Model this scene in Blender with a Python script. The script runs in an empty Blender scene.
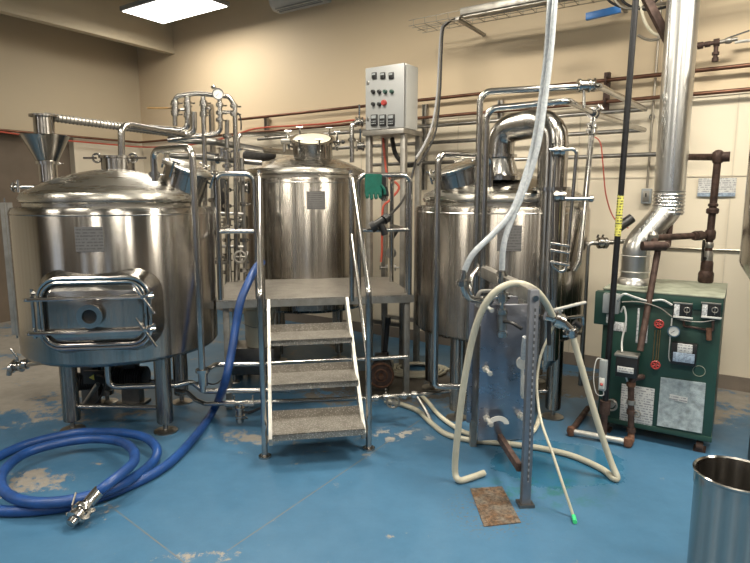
import bpy, bmesh, math, random
from mathutils import Vector, Matrix
random.seed(7)
C = bpy.context.scene.collection
PI = math.pi
# ---------------------------------------------------------------- camera
H = 1.6; F = 570.0; PITCH = math.radians(8.33)
cam = bpy.data.cameras.new('camera'); camo = bpy.data.objects.new('camera', cam); C.objects.link(camo)
cam.sensor_width = 36; cam.lens = 36*F/750; cam.clip_start = .05
camo.location = (0, 0, H); camo.rotation_euler = (PI/2-PITCH, 0, 0)
bpy.context.scene.camera = camo
# ---------------------------------------------------------------- room frame: x along the back wall, y towards the viewer
WX = Vector((.835, -.5505, 0)).normalized(); WN = Vector((-.5505, -.835, 0)).normalized(); W0 = Vector((-3.57, 8.97, 0))
def RM(x, y, z=0): return W0 + WX*x + WN*y + Vector((0, 0, z))
RANG = math.atan2(WX.y, WX.x)
# ---------------------------------------------------------------- world and lights
w = bpy.data.worlds.new('world'); bpy.context.scene.world = w; w.use_nodes = True
w.node_tree.nodes['Background'].inputs[0].default_value = (.75, .85, 1, 1)
w.node_tree.nodes['Background'].inputs[1].default_value = .6
vs = bpy.context.scene.view_settings
vs.view_transform = 'Standard'; vs.look = 'None'; vs.gamma = 1; vs.use_curve_mapping = False
vs.exposure = 0.84
def area(name, loc, sx, sy, power, col, rot=(0, 0, 0)):
    l = bpy.data.lights.new(name, 'AREA'); l.shape = 'RECTANGLE'; l.size = sx; l.size_y = sy
    l.energy = power; l.color = col
    o = bpy.data.objects.new(name, l); C.objects.link(o); o.location = loc; o.rotation_euler = rot
    return o
WARM = (1, .92, .76)
LZ = 3.8
LIGHTS = [(2.04, .9), (5.0, 2.5), (8.0, 2.3), (11.0, 2.3), (4.6, 5.6), (8.0, 5.6), (11.0, 5.8), (3.0, 8.3), (8.0, 8.6)]  # only the first is in view; the others are added to brighten the room
for i, (x, y) in enumerate(LIGHTS):
    area('lamp_light', RM(x, y, LZ-.012), 1.16, .56, (18, 58, 78, 78, 44, 44, 44, 36, 36)[i], WARM, (0, 0, RANG))
# daylight through the windows of the wall behind the camera
DAY = (1, .97, .92)
WINS = [(3.2, 1.3), (6.9, .7), (8.6, .7), (11.2, 1.2)]
ZW0, ZW1, YF = 1.0, 2.9, 10.0
for (x, wd) in WINS:
    area('window_daylight', RM(x, YF+.12, (ZW0+ZW1)/2), wd, ZW1-ZW0, 150, DAY, (-PI/2, 0, RANG+0))
# ---------------------------------------------------------------- projection helpers (used to measure positions)
cp, sp = math.cos(PITCH), math.sin(PITCH)
def ray(u, v):
    a = (u-375)/F; b = (281.5-v)/F
    return Vector((a, cp+b*sp, -sp+b*cp))
def P(u, v, Y): d = ray(u, v); return Vector((0, 0, H)) + d*(Y/d.y)
def G(u, v, z=0): d = ray(u, v); return Vector((0, 0, H)) + d*((z-H)/d.z)
def PW(u, v, off=0):
    d = ray(u, v); o = Vector((0, 0, H)); t = ((W0+WN*off-o).dot(WN))/d.dot(WN); return o+d*t
# ---------------------------------------------------------------- mesh helpers
def BM(): return bmesh.new()
def fillet(pts, r, n=5, closed=False):
    pts = [Vector(p) for p in pts]; out = []; N = len(pts)
    for i, p in enumerate(pts):
        if not closed and i in (0, N-1): out.append(p); continue
        a = pts[i-1]; b = pts[(i+1) % N]; da = a-p; db = b-p
        la, lb = da.length, db.length
        if la < 1e-5 or lb < 1e-5: continue
        da /= la; db /= lb; ang = da.angle(db)
        if ang > PI-.05: out.append(p); continue
        t = min(r/math.tan(ang/2), la*.48, lb*.48); rr = t*math.tan(ang/2)
        c = p+(da+db).normalized()*(rr/math.sin(ang/2))
        v0 = p+da*t-c; v1 = p+db*t-c; full = v0.angle(v1); ax = v0.cross(v1)
        if ax.length < 1e-9: out.append(p); continue
        ax.normalize()
        for k in range(n+1): out.append(c+Matrix.Rotation(full*k/n, 3, ax) @ v0)
    return out
def catmull(pts, n=6, closed=False):
    pts = [Vector(p) for p in pts]; N = len(pts); out = []
    for i in range(N if closed else N-1):
        if closed: p0, p1, p2, p3 = pts[i-1], pts[i], pts[(i+1) % N], pts[(i+2) % N]
        else: p0 = pts[max(i-1, 0)]; p1 = pts[i]; p2 = pts[i+1]; p3 = pts[min(i+2, N-1)]
        for k in range(n):
            t = k/n; out.append(.5*((2*p1)+(p2-p0)*t+(2*p0-5*p1+4*p2-p3)*t*t+(3*p1-p0-3*p2+p3)*t**3))
    if not closed: out.append(pts[-1])
    return out
def tube(bm, pts, r, seg=10, fr=None, closed=False, smooth=False, rad=None, flat=None):
    if smooth: pts = catmull(pts, smooth if smooth > 1 else 6, closed)
    elif fr: pts = fillet(pts, fr, closed=closed)
    pts = [Vector(p) for p in pts]
    q = [pts[0]]
    for p in pts[1:]:
        if (p-q[-1]).length > 1e-5: q.append(p)
    pts = q
    N = len(pts); rings = []; T = []
    for i in range(N):
        if closed: t = pts[(i+1) % N]-pts[i-1]
        else: t = pts[min(i+1, N-1)]-pts[max(i-1, 0)]
        T.append(t.normalized())
    n = T[0].orthogonal().normalized()
    if flat is not None:
        n = (Vector(flat)-T[0]*Vector(flat).dot(T[0])).normalized()
    for i in range(N):
        if i:
            ax = T[i-1].cross(T[i])
            if ax.length > 1e-8: n = Matrix.Rotation(T[i-1].angle(T[i]), 3, ax.normalized()) @ n
            n = (n-T[i]*n.dot(T[i])).normalized()
        b = T[i].cross(n); rr = rad[min(len(rad)-1, int(i*len(rad)/N))] if rad else r
        rings.append([bm.verts.new(pts[i]+(n*math.cos(2*PI*k/seg+PI/seg)+b*math.sin(2*PI*k/seg+PI/seg))*rr) for k in range(seg)])
    M = N if closed else N-1
    for i in range(M):
        A = rings[i]; B = rings[(i+1) % N]
        for k in range(seg): bm.faces.new((A[k], A[(k+1) % seg], B[(k+1) % seg], B[k]))
    if not closed:
        bm.faces.new(rings[0][::-1]); bm.faces.new(rings[-1])
    return bm
def cyl(bm, a, b, r, seg=16, r2=None):
    a = Vector(a); b = Vector(b); t = (b-a).normalized(); n = t.orthogonal().normalized(); m = t.cross(n); r2 = r if r2 is None else r2
    A = [bm.verts.new(a+(n*math.cos(2*PI*k/seg)+m*math.sin(2*PI*k/seg))*r) for k in range(seg)]
    B = [bm.verts.new(b+(n*math.cos(2*PI*k/seg)+m*math.sin(2*PI*k/seg))*r2) for k in range(seg)]
    for k in range(seg): bm.faces.new((A[k], A[(k+1) % seg], B[(k+1) % seg], B[k]))
    bm.faces.new(A[::-1]); bm.faces.new(B)
    return bm
def lathe(bm, prof, c=(0, 0, 0), seg=32, axis=(0, 0, 1), shell=False):
    c = Vector(c); t = Vector(axis).normalized(); n = Vector((1, 0, 0)) if abs(t.z) > .999 else t.orthogonal().normalized(); m = t.cross(n)
    rings = []
    for (r, z) in prof:
        if r < 1e-6: rings.append([bm.verts.new(c+t*z)])
        else: rings.append([bm.verts.new(c+t*z+(n*math.cos(2*PI*k/seg)+m*math.sin(2*PI*k/seg))*r) for k in range(seg)])
    for A, B in zip(rings, rings[1:]):
        for k in range(seg):
            if len(A) == 1 and len(B) == 1: continue
            if len(A) == 1: bm.faces.new((A[0], B[(k+1) % seg], B[k]))
            elif len(B) == 1: bm.faces.new((A[k], A[(k+1) % seg], B[0]))
            else: bm.faces.new((A[k], A[(k+1) % seg], B[(k+1) % seg], B[k]))
    return bm
def ring(bm, c, axis, R, r, seg=24, s2=8):
    c = Vector(c); t = Vector(axis).normalized(); n = t.orthogonal().normalized(); m = t.cross(n)
    return tube(bm, [c+(n*math.cos(2*PI*k/seg)+m*math.sin(2*PI*k/seg))*R for k in range(seg)], r, s2, closed=True)
def box(bm, c, s, ax=None, bev=0):
    """c centre, s full sizes, ax three axis vectors"""
    c = Vector(c); X, Y, Z = ax if ax else (Vector((1, 0, 0)), Vector((0, 1, 0)), Vector((0, 0, 1)))
    v = {}
    for i in (-1, 1):
        for j in (-1, 1):
            for k in (-1, 1): v[i, j, k] = bm.verts.new(c+X*(i*s[0]/2)+Y*(j*s[1]/2)+Z*(k*s[2]/2))
    fs = []
    for q in (((-1,-1,-1),(-1,1,-1),(1,1,-1),(1,-1,-1)), ((-1,-1,1),(1,-1,1),(1,1,1),(-1,1,1)), ((-1,-1,-1),(1,-1,-1),(1,-1,1),(-1,-1,1)),
              ((1,1,-1),(-1,1,-1),(-1,1,1),(1,1,1)), ((-1,1,-1),(-1,-1,-1),(-1,-1,1),(-1,1,1)), ((1,-1,-1),(1,1,-1),(1,1,1),(1,-1,1))):
        fs.append(bm.faces.new([v[t] for t in q]))
    if bev:
        es = list({e for f in fs for e in f.edges})
        bmesh.ops.bevel(bm, geom=es, offset=bev, segments=2, affect='EDGES', profile=.5)
    return bm
def beam(bm, a, b, w_, h_, up=(0, 0, 1), bev=0):
    a = Vector(a); b = Vector(b); d = b-a; X = d.normalized(); U = Vector(up)
    if abs(X.dot(U)) > .99: U = Vector((1, 0, 0))
    Y = U.cross(X).normalized(); Z = X.cross(Y)
    return box(bm, (a+b)/2, (d.length, w_, h_), (X, Y, Z), bev)
def prism(bm, pts, th):
    """closed flat polygon pts extruded by vector th"""
    A = [bm.verts.new(Vector(p)) for p in pts]; B = [bm.verts.new(Vector(p)+Vector(th)) for p in pts]
    bm.faces.new(A[::-1]); bm.faces.new(B); n = len(A)
    for k in range(n): bm.faces.new((A[k], A[(k+1) % n], B[(k+1) % n], B[k]))
    return bm
ORG = {}
def obj(name, bm, m, parent=None, label=None, cat=None, group=None, kind=None, ang=38):
    bmesh.ops.recalc_face_normals(bm, faces=bm.faces[:])
    for f in bm.faces: f.smooth = True
    lim = math.radians(ang)
    for e in bm.edges:
        if len(e.link_faces) == 2 and e.calc_face_angle(0) > lim: e.smooth = False
    if parent is not None: off = ORG[parent.name]
    else:
        xs = [v.co for v in bm.verts]
        off = Vector((sum(p.x for p in xs)/len(xs), sum(p.y for p in xs)/len(xs), min(p.z for p in xs)))
        if kind == 'structure': off = Vector((0, 0, 0))
    for v in bm.verts: v.co -= off
    me = bpy.data.meshes.new(name); bm.to_mesh(me); bm.free(); me.materials.append(m)
    o = bpy.data.objects.new(name, me); C.objects.link(o)
    if parent is not None: o.parent = parent
    else: o.location = off
    ORG[o.name] = off.copy()
    if label: o['label'] = label
    if cat: o['category'] = cat
    if group: o['group'] = group
    if kind: o['kind'] = kind
    return o
def thing(name, loc, label, cat, group=None):
    o = bpy.data.objects.new(name, None); C.objects.link(o); o.location = loc; o.empty_display_size = .1
    ORG[o.name] = Vector(loc); o['label'] = label; o['category'] = cat
    if group: o['group'] = group
    return o
def struct(name, bm, m, parent=None, ang=38):
    return obj(name, bm, m, parent, kind='structure' if parent is None else None, ang=ang)
# ---------------------------------------------------------------- materials
def newmat(name):
    m = bpy.data.materials.new(name); m.use_nodes = True; nt = m.node_tree; return m, nt, nt.nodes['Principled BSDF']
def N(nt, t, **k):
    n = nt.nodes.new(t)
    for a, b in k.items(): setattr(n, a, b)
    return n
def coords(nt, scale=(1, 1, 1), rotz=0):
    tc = N(nt, 'ShaderNodeTexCoord'); mp = N(nt, 'ShaderNodeMapping'); nt.links.new(tc.outputs['Object'], mp.inputs[0])
    mp.inputs['Scale'].default_value = scale; mp.inputs['Rotation'].default_value = (0, 0, rotz); return mp.outputs[0]
def noise(nt, co, scale, detail=3, rough=.55):
    n = N(nt, 'ShaderNodeTexNoise'); n.inputs['Scale'].default_value = scale; n.inputs['Detail'].default_value = detail
    n.inputs['Roughness'].default_value = rough; nt.links.new(co, n.inputs['Vector']); return n.outputs['Fac']
def ramp(nt, fac, stops):
    r = N(nt, 'ShaderNodeValToRGB'); e = r.color_ramp.elements
    while len(e) < len(stops): e.new(.5)
    for i, (p, c) in enumerate(stops):
        e[i].position = p; e[i].color = (c, c, c, 1) if isinstance(c, (int, float)) else (*c, 1)
    nt.links.new(fac, r.inputs[0]); return r.outputs[0]
def mixc(nt, f, a, b, mode='MIX'):
    m = N(nt, 'ShaderNodeMix', data_type='RGBA', blend_type=mode)
    for s, x in ((0, f), (6, a), (7, b)):
        if hasattr(x, 'is_linked') or hasattr(x, 'links'): nt.links.new(x, m.inputs[s])
        else: m.inputs[s].default_value = x if s == 0 else (*x[:3], 1)
    return m.outputs[2]
def math_(nt, op, a, b=0, c=None):
    m = N(nt, 'ShaderNodeMath', operation=op)
    for i, x in enumerate((a, b) if c is None else (a, b, c)):
        if hasattr(x, 'links'): nt.links.new(x, m.inputs[i])
        else: m.inputs[i].default_value = x
    return m.outputs[0]
def bump(nt, bs, h, st, dist=.01):
    b = N(nt, 'ShaderNodeBump'); b.inputs['Strength'].default_value = st; b.inputs['Distance'].default_value = dist
    nt.links.new(h, b.inputs['Height']); nt.links.new(b.outputs[0], bs.inputs['Normal'])
def plain(name, col, rough=.5, metal=0, var=.12, sc=8, bmp=0, spec=None, coat=0):
    m, nt, bs = newmat(name); co = coords(nt); n = noise(nt, co, sc, 4)
    lo = tuple(c*(1-var) for c in col); hi = tuple(min(1, c*(1+var)) for c in col)
    nt.links.new(ramp(nt, n, [(.3, lo), (.7, hi)]), bs.inputs['Base Color'])
    r = ramp(nt, n, [(.3, min(1, rough*1.15)), (.7, rough*.85)]); nt.links.new(r, bs.inputs['Roughness'])
    bs.inputs['Metallic'].default_value = metal
    if coat: bs.inputs['Coat Weight'].default_value = coat; bs.inputs['Coat Roughness'].default_value = .15
    if bmp: bump(nt, bs, noise(nt, co, sc*8, 3), bmp, .003)
    return m
def steel(name, col=(.60, .585, .56), r0=.16, r1=.34, sc=(26, 26, .7), bs_=.18, aniso=0, arot=0):
    m, nt, bs = newmat(name); co = coords(nt, sc); n = noise(nt, co, 1, 6, .7); co2 = coords(nt); n2 = noise(nt, co2, 2.2, 3)
    base = mixc(nt, .35, ramp(nt, n, [(.3, tuple(c*.78 for c in col)), (.7, tuple(min(1, c*1.12) for c in col))]),
                ramp(nt, n2, [(.3, tuple(c*.85 for c in col)), (.7, col)]))
    nt.links.new(base, bs.inputs['Base Color']); bs.inputs['Metallic'].default_value = 1
    nt.links.new(ramp(nt, n, [(.3, r1), (.7, r0)]), bs.inputs['Roughness'])
    bump(nt, bs, n, bs_, .0025)
    if aniso:
        bs.inputs['Anisotropic'].default_value = aniso; tg = N(nt, 'ShaderNodeTangent'); tg.direction_type = 'RADIAL'; tg.axis = 'Z'; nt.links.new(tg.outputs[0], bs.inputs['Tangent'])
        bs.inputs['Anisotropic Rotation'].default_value = arot
    return m
M = {}
M['tank'] = steel('brushed_tank_steel', (.39, .37, .345), .15, .27, (55, 55, .5), .05, aniso=.8, arot=.25)
M['tank2'] = steel('dull_tank_steel', (.33, .305, .275), .18, .32, (55, 55, .5), .05, aniso=.8, arot=.25)
M['dome'] = steel('spun_lid_steel', (.47, .45, .41), .2, .36, (3, 3, 30), .06)
M['pipe'] = plain('polished_pipe_steel', (.43, .42, .405), .2, 1, .12, 14)
M['pipe2'] = plain('dull_pipe_steel', (.32, .31, .295), .34, 1, .2, 14)
M['frame'] = plain('galvanised_frame_steel', (.30, .285, .26), .45, .75, .2, 12)
M['alu'] = steel('flue_aluminium', (.62, .62, .61), .24, .38, (16, 16, .5), .1)
M['foil'] = plain('crinkled_foil', (.6, .6, .6), .25, 1, .1, 20, .9)
M['chan'] = plain('pale_stringer_steel', (.52, .51, .48), .5, .6, .1, 10)
M['lint'] = plain('dark_interior_steel', (.2, .19, .18), .4, 1, .3, 6)
M['plate'] = steel('exchanger_plate_steel', (.30, .32, .38), .2, .42, (3, 3, 8), .05)
M['post'] = plain('slotted_post_steel', (.24, .25, .28), .5, .9, .15, 10)
M['copper'] = plain('old_copper', (.15, .075, .05), .45, .8, .25, 9)
M['rust'] = plain('rusty_iron', (.065, .038, .03), .62, .35, .5, 22, .3)
M['rusto'] = plain('orange_rusty_fitting', (.13, .06, .035), .75, .2, .4, 30, .4)
M['iron'] = plain('black_iron', (.014, .014, .016), .4, .3, .4, 20)
M['black'] = plain('black_plastic', (.012, .012, .013), .4, 0, .3, 20)
M['rubber'] = plain('dark_rubber', (.022, .021, .02), .7, 0, .3, 30)
M['green'] = plain('green_boiler_enamel', (.016, .052, .040), .42, .0, .16, 5)
M['greentop'] = plain('dusty_green_top', (.26, .28, .22), .6, 0, .25, 9)
M['greyb'] = plain('grey_electrical_box', (.27, .29, .30), .5, .2, .1, 9)
M['panel'] = plain('pale_grey_panel_enamel', (.26, .265, .265), .42, 0, .04, 3)
M['panels'] = plain('off_white_panel_side', (.52, .52, .50), .42, 0, .04, 3)
M['white'] = plain('white_plastic', (.55, .55, .53), .45, 0, .05, 6)
M['cream'] = plain('cream_bucket_plastic', (.62, .58, .46), .5, 0, .06, 6)
M['bluehose'] = plain('blue_hose_rubber', (.010, .050, .19), .42, 0, .25, 10, .15)
M['tanhose'] = plain('ivory_hose_rubber', (.42, .40, .32), .42, 0, .1, 12)
M['tray'] = plain('zinc_wire', (.35, .32, .27), .4, .9, .1, 10)
M['red'] = plain('red_plastic', (.32, .035, .03), .4, 0, .15, 10)
M['redcable'] = plain('orange_red_cable', (.42, .075, .045), .45, 0, .1, 10)
M['bluebar'] = plain('blue_strut_paint', (.02, .13, .38), .4, 0, .1, 10)
M['glove'] = plain('green_glove_rubber', (.0, .11, .075), .5, 0, .2, 20, .3)
M['yellow'] = plain('yellow_sticker', (.62, .58, .10), .5, 0, .1, 10)
M['brass'] = plain('tarnished_brass', (.40, .26, .12), .4, .9, .25, 20)
M['lightgreen'] = plain('bright_green_plastic', (.05, .55, .2), .4, 0, .1, 10)
M['purple'] = plain('faded_cable_sheath', (.30, .30, .31), .45, 0, .1, 10)
def braid():
    m, nt, bs = newmat('clear_braided_hose'); co = coords(nt); n = noise(nt, co, 60, 2)
    nt.links.new(ramp(nt, n, [(.3, (.34, .37, .40)), (.7, (.48, .51, .54))]), bs.inputs['Base Color'])
    bs.inputs['Roughness'].default_value = .22; bs.inputs['Transmission Weight'].default_value = .18; bs.inputs['IOR'].default_value = 1.4
    return m
M['clear'] = braid()
def glassm():
    m, nt, bs = newmat('window_glass'); bs.inputs['Base Color'].default_value = (.9, .95, .95, 1); bs.inputs['Roughness'].default_value = .02
    bs.inputs['Transmission Weight'].default_value = 1; bs.inputs['IOR'].default_value = 1.05; return m
M['glass'] = glassm()
def tread():
    m, nt, bs = newmat('diamond_tread_plate'); co = coords(nt, (1, 1, 1), math.radians(35)); v = N(nt, 'ShaderNodeTexVoronoi'); v.inputs['Scale'].default_value = 95; nt.links.new(co, v.inputs['Vector'])
    h = ramp(nt, v.outputs['Distance'], [(.15, 1), (.42, 0)]); n = noise(nt, coords(nt), 9, 6, .7)
    base = mixc(nt, h, ramp(nt, n, [(.3, (.19, .175, .15)), (.7, (.33, .305, .275))]), (.52, .49, .45))
    nt.links.new(base, bs.inputs['Base Color']); bs.inputs['Metallic'].default_value = .7; bs.inputs['Roughness'].default_value = .42
    bump(nt, bs, h, .6, .003); return m
M['tread'] = tread()
def wallm(name, up, low, zsplit=2.43):
    m, nt, bs = newmat(name); co = coords(nt); sx = N(nt, 'ShaderNodeSeparateXYZ'); nt.links.new(co, sx.inputs[0])
    n = noise(nt, co, 1.3, 4); f = math_(nt, 'GREATER_THAN', sx.outputs[2], zsplit)
    a = mixc(nt, n, tuple(c*.93 for c in low), tuple(c*1.05 for c in low)); b = mixc(nt, n, tuple(c*.95 for c in up), tuple(c*1.04 for c in up))
    nt.links.new(mixc(nt, f, a, b), bs.inputs['Base Color']); bs.inputs['Roughness'].default_value = .62
    bump(nt, bs, noise(nt, co, 40, 4), .12, .004); return m
M['wall'] = wallm('two_tone_wall_paint', (.62, .50, .345), (.70, .625, .50))
M['wall2'] = wallm('shaded_wall_paint', (.46, .385, .275), (.56, .50, .40))  # back wall paint in a darker copy, the left wall's shade mixed in
M['wallf'] = wallm('dark_reflection_wall', (.15, .11, .08), (.045, .032, .024), 2.3)  # unseen walls made dark to put dark bands into the steel reflections
M['soffit'] = plain('soffit_paint', (.50, .43, .315), .7, 0, .05, 2)
M['ceil'] = plain('ceiling_paint', (.62, .56, .46), .8, 0, .04, 2)
M['seam'] = plain('panel_seam_strip', (.58, .52, .42), .6, 0, .05, 6)
M['base'] = plain('brown_grey_rubber_base', (.20, .165, .135), .6, 0, .1, 6)
M['doordim'] = plain('dim_doorway_brown', (.125, .095, .07), .55, 0, .12, 3)  # colour stands for the dark room beyond the doorway
def paper(name, base=(.55, .55, .54), ink=(.25, .25, .27), ang=0, sc=(26, 26, 150), dens=.48):
    m, nt, bs = newmat(name); co = coords(nt, (1, 1, 1)); sx = N(nt, 'ShaderNodeSeparateXYZ'); nt.links.new(co, sx.inputs[0])
    ln = math_(nt, 'GREATER_THAN', math_(nt, 'SINE', math_(nt, 'MULTIPLY', sx.outputs[2], sc[2]*6)), .1)
    n = noise(nt, coords(nt, (90, 90, 40)), 1, 2); f = math_(nt, 'MULTIPLY', ln, math_(nt, 'GREATER_THAN', n, dens))
    nt.links.new(mixc(nt, f, base, ink), bs.inputs['Base Color']); bs.inputs['Roughness'].default_value = .5; return m
M['paper'] = paper('printed_notice_paper', sc=(1, 1, 62))
M['label'] = paper('small_printed_label', (.70, .70, .70), (.2, .2, .22), sc=(1, 1, 120))
M['labelb'] = paper('blue_grey_label', (.30, .38, .48), (.12, .14, .2), sc=(1, 1, 120))
M['nameplate'] = paper('etched_name_plate', (.12, .115, .115), (.07, .068, .068), sc=(1, 1, 55), dens=.46)
M['pouch'] = plain('clear_document_pouch', (.34, .39, .41), .16, 0, .35, 26, 1.0)
M['yellab'] = paper('yellow_printed_sticker', (.62, .58, .12), (.05, .05, .03), sc=(1, 1, 60))
M['fine'] = M['pipe']
def emit(name, col, st):
    m, nt, bs = newmat(name); bs.inputs['Emission Color'].default_value = (*col, 1); bs.inputs['Emission Strength'].default_value = st
    bs.inputs['Base Color'].default_value = (*col, 1); return m
M['lamp'] = emit('led_diffuser', (1, .96, .90), 5)
# floor: blue paint worn down to concrete
def G2(u, v): p = G(u, v); return (p.x, p.y)
def floorm():
    m, nt, bs = newmat('worn_blue_painted_concrete'); co = coords(nt); sx = N(nt, 'ShaderNodeSeparateXYZ'); nt.links.new(co, sx.inputs[0])
    X, Y = sx.outputs[0], sx.outputs[1]
    def ell(cx, cy, rx, ry, soft=.6):
        a = math_(nt, 'DIVIDE', math_(nt, 'SUBTRACT', X, cx), rx); b = math_(nt, 'DIVIDE', math_(nt, 'SUBTRACT', Y, cy), ry)
        d = math_(nt, 'SQRT', math_(nt, 'ADD', math_(nt, 'MULTIPLY', a, a), math_(nt, 'MULTIPLY', b, b)))
        mr = N(nt, 'ShaderNodeMapRange'); nt.links.new(d, mr.inputs[0])
        for i, x in ((1, 1-soft), (2, 1+soft*.4), (3, 1), (4, 0)): mr.inputs[i].default_value = x
        return mr.outputs[0]
    def line(p, q, wd):
        px, py = p; dx, dy = q[0]-px, q[1]-py; L = math.hypot(dx, dy); nx, ny = -dy/L, dx/L
        d = math_(nt, 'ABSOLUTE', math_(nt, 'ADD', math_(nt, 'ADD', math_(nt, 'MULTIPLY', X, nx), math_(nt, 'MULTIPLY', Y, ny)), -(px*nx+py*ny)))
        t = math_(nt, 'ADD', math_(nt, 'ADD', math_(nt, 'MULTIPLY', X, dx/L), math_(nt, 'MULTIPLY', Y, dy/L)), -(px*dx+py*dy)/L)
        on = math_(nt, 'MULTIPLY', math_(nt, 'GREATER_THAN', t, 0), math_(nt, 'LESS_THAN', t, L))
        return math_(nt, 'MULTIPLY', on, math_(nt, 'LESS_THAN', math_(nt, 'ADD', d, math_(nt, 'MULTIPLY', math_(nt, 'SUBTRACT', nz2, .5), wd*3)), wd))
    nz = noise(nt, co, 3.1, 10, .70); nz2 = noise(nt, co, 9, 6, .7); nz3 = noise(nt, co, 1.1, 3)
    zones = [(-4.9, 6.4, 3.0, 3.3, .27), (-3.4, 4.8, 1.5, 1.4, .32), (1.7, 4.75, .7, .5, .26), (3.2, 4.35, .85, .75, .24), (-1.9, 3.9, .5, .4, .1), (-.72, 2.36, .25, .09, .16), (.0, 3.35, .35, .12, .10), (.35, 4.75, 1.3, .55, .30), (2.3, 4.2, .7, .5, .2), (-2.0, 3.05, .45, .25, .14), (-.55, 3.75, .7, .45, .13), (-1.2, 6.6, 2, 1.2, .12)]
    tot = None
    for z in zones:
        e = math_(nt, 'MULTIPLY', ell(*z[:4]), z[4]); tot = e if tot is None else math_(nt, 'MAXIMUM', tot, e)
    wear = math_(nt, 'ADD', math_(nt, 'ADD', tot, nz), math_(nt, 'MULTIPLY', math_(nt, 'SUBTRACT', noise(nt, co, 20, 10, .85), .5), .55))
    f = ramp(nt, wear, [(.66, 0), (.70, 1)])
    # a few chips in the paint of the foreground
    chips = ramp(nt, noise(nt, co, 17, 10, .82), [(.635, 0), (.665, 1)])
    f = math_(nt, 'MAXIMUM', f, math_(nt, 'MULTIPLY', chips, .8))
    blue = mixc(nt, nz3, (.036, .108, .196), (.062, .160, .268)); blue = mixc(nt, ramp(nt, nz2, [(.3, .0), (.8, .45)]), blue, (.020, .072, .14))
    conc = mixc(nt, nz2, (.15, .135, .115), (.34, .315, .28))
    dirt = mixc(nt, ramp(nt, math_(nt, 'ADD', math_(nt, 'MAXIMUM', ell(.2, 4.9, 1.6, .8), ell(1.7, 4.8, .8, .6)), math_(nt, 'SUBTRACT', nz2, .6)), [(.1, 0), (.7, .75)]), conc, (.045, .037, .03))
    col = mixc(nt, f, blue, dirt)
    j = line(G2(227, 551), G2(420, 420), .004); j2 = line(G2(100, 498), G2(185, 563), .004)
    j = math_(nt, 'MAXIMUM', j, j2)
    col = mixc(nt, math_(nt, 'MULTIPLY', j, ramp(nt, nz2, [(.35, .15), (.6, .95)])), col, (.15, .13, .10))
    a, b = G2(425, 420), G2(365, 452)
    fl = math_(nt, 'MULTIPLY', ell((a[0]+b[0])/2, (a[1]+b[1])/2, .28, .13), ramp(nt, nz2, [(.52, 0), (.56, 1)])); col = mixc(nt, math_(nt, 'MULTIPLY', fl, .8), col, (.42, .38, .32))
    a = G2(555, 470); puddle = ramp(nt, math_(nt, 'ADD', ell(a[0]+.05, a[1]+.1, .42, .32), math_(nt, 'MULTIPLY', math_(nt, 'SUBTRACT', nz, .5), 1.2)), [(.28, 0), (.42, 1)])
    col = mixc(nt, math_(nt, 'MULTIPLY', puddle, .55), col, (.012, .11, .20))
    a = G2(545, 492); alg = math_(nt, 'MULTIPLY', ell(a[0], a[1]+.02, .36, .2), ramp(nt, nz2, [(.5, 0), (.6, .7)])); col = mixc(nt, alg, col, (.02, .12, .11))
    a = G2(490, 505); rs = math_(nt, 'MULTIPLY', ell(a[0]-.02, a[1]-.08, .22, .22), ramp(nt, noise(nt, co, 60, 3), [(.56, 0), (.62, .8)])); col = mixc(nt, rs, col, (.13, .08, .04))
    nt.links.new(col, bs.inputs['Base Color'])
    r = math_(nt, 'ADD', math_(nt, 'MULTIPLY', f, .25), ramp(nt, nz, [(.3, .46), (.7, .30)])); r = math_(nt, 'SUBTRACT', r, math_(nt, 'MULTIPLY', puddle, .22))
    nt.links.new(r, bs.inputs['Roughness'])
    bump(nt, bs, math_(nt, 'SUBTRACT', math_(nt, 'MULTIPLY', nz2, .4), math_(nt, 'ADD', math_(nt, 'MULTIPLY', f, .4), j)), .25, .004); return m
M['floor'] = floorm()
# ================================================================ the room
RX, RZ = 13.0, 5.0
RA = (WX, WN, Vector((0, 0, 1)))
bm = BM(); box(bm, RM(RX/2, YF/2, -.05), (RX+.4, YF+.4, .1), RA); struct('floor', bm, M['floor'])
bm = BM(); box(bm, RM(RX/2, YF/2, RZ+.05), (RX+.4, YF+.4, .1), RA); struct('ceiling', bm, M['ceil'])
bm = BM(); box(bm, RM(RX/2, -.1, RZ/2), (RX+.4, .2, RZ), RA); struct('wall_back', bm, M['wall'])
D0, D1, DZ = 1.08, 3.4, 2.42    # doorway in the left wall
bm = BM(); box(bm, RM(-.1, D0/2, RZ/2), (.2, D0, RZ), RA); box(bm, RM(-.1, (D1+YF)/2, RZ/2), (.2, YF-D1, RZ), RA)
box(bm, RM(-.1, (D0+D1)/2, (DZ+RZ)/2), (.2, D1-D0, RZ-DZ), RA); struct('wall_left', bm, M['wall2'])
bm = BM(); box(bm, RM(-.15, (D0+D1)/2, DZ/2), (.06, D1-D0, DZ), RA); d = struct('doorway_infill_1', bm, M['doordim'])  # slab fills the doorway in place of the dim room behind it
bm = BM(); box(bm, RM(-.105, D0+.35, 1.0), (.03, .03, .22), RA); obj('slab_handle', bm, M['pipe'], d)
bm = BM(); box(bm, RM(RX+.1, YF/2, RZ/2), (.2, YF, RZ), RA); struct('wall_right', bm, M['wallf'])
bm = BM(); xs = 0
for (x, wd) in WINS:
    box(bm, RM((xs+x-wd/2)/2, YF+.1, RZ/2), (x-wd/2-xs, .2, RZ), RA)
    box(bm, RM(x, YF+.1, ZW0/2), (wd, .2, ZW0), RA); box(bm, RM(x, YF+.1, (ZW1+RZ)/2), (wd, .2, RZ-ZW1), RA); xs = x+wd/2
box(bm, RM((xs+RX)/2, YF+.1, RZ/2), (RX-xs, .2, RZ), RA); struct('wall_front', bm, M['wallf'])
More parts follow.
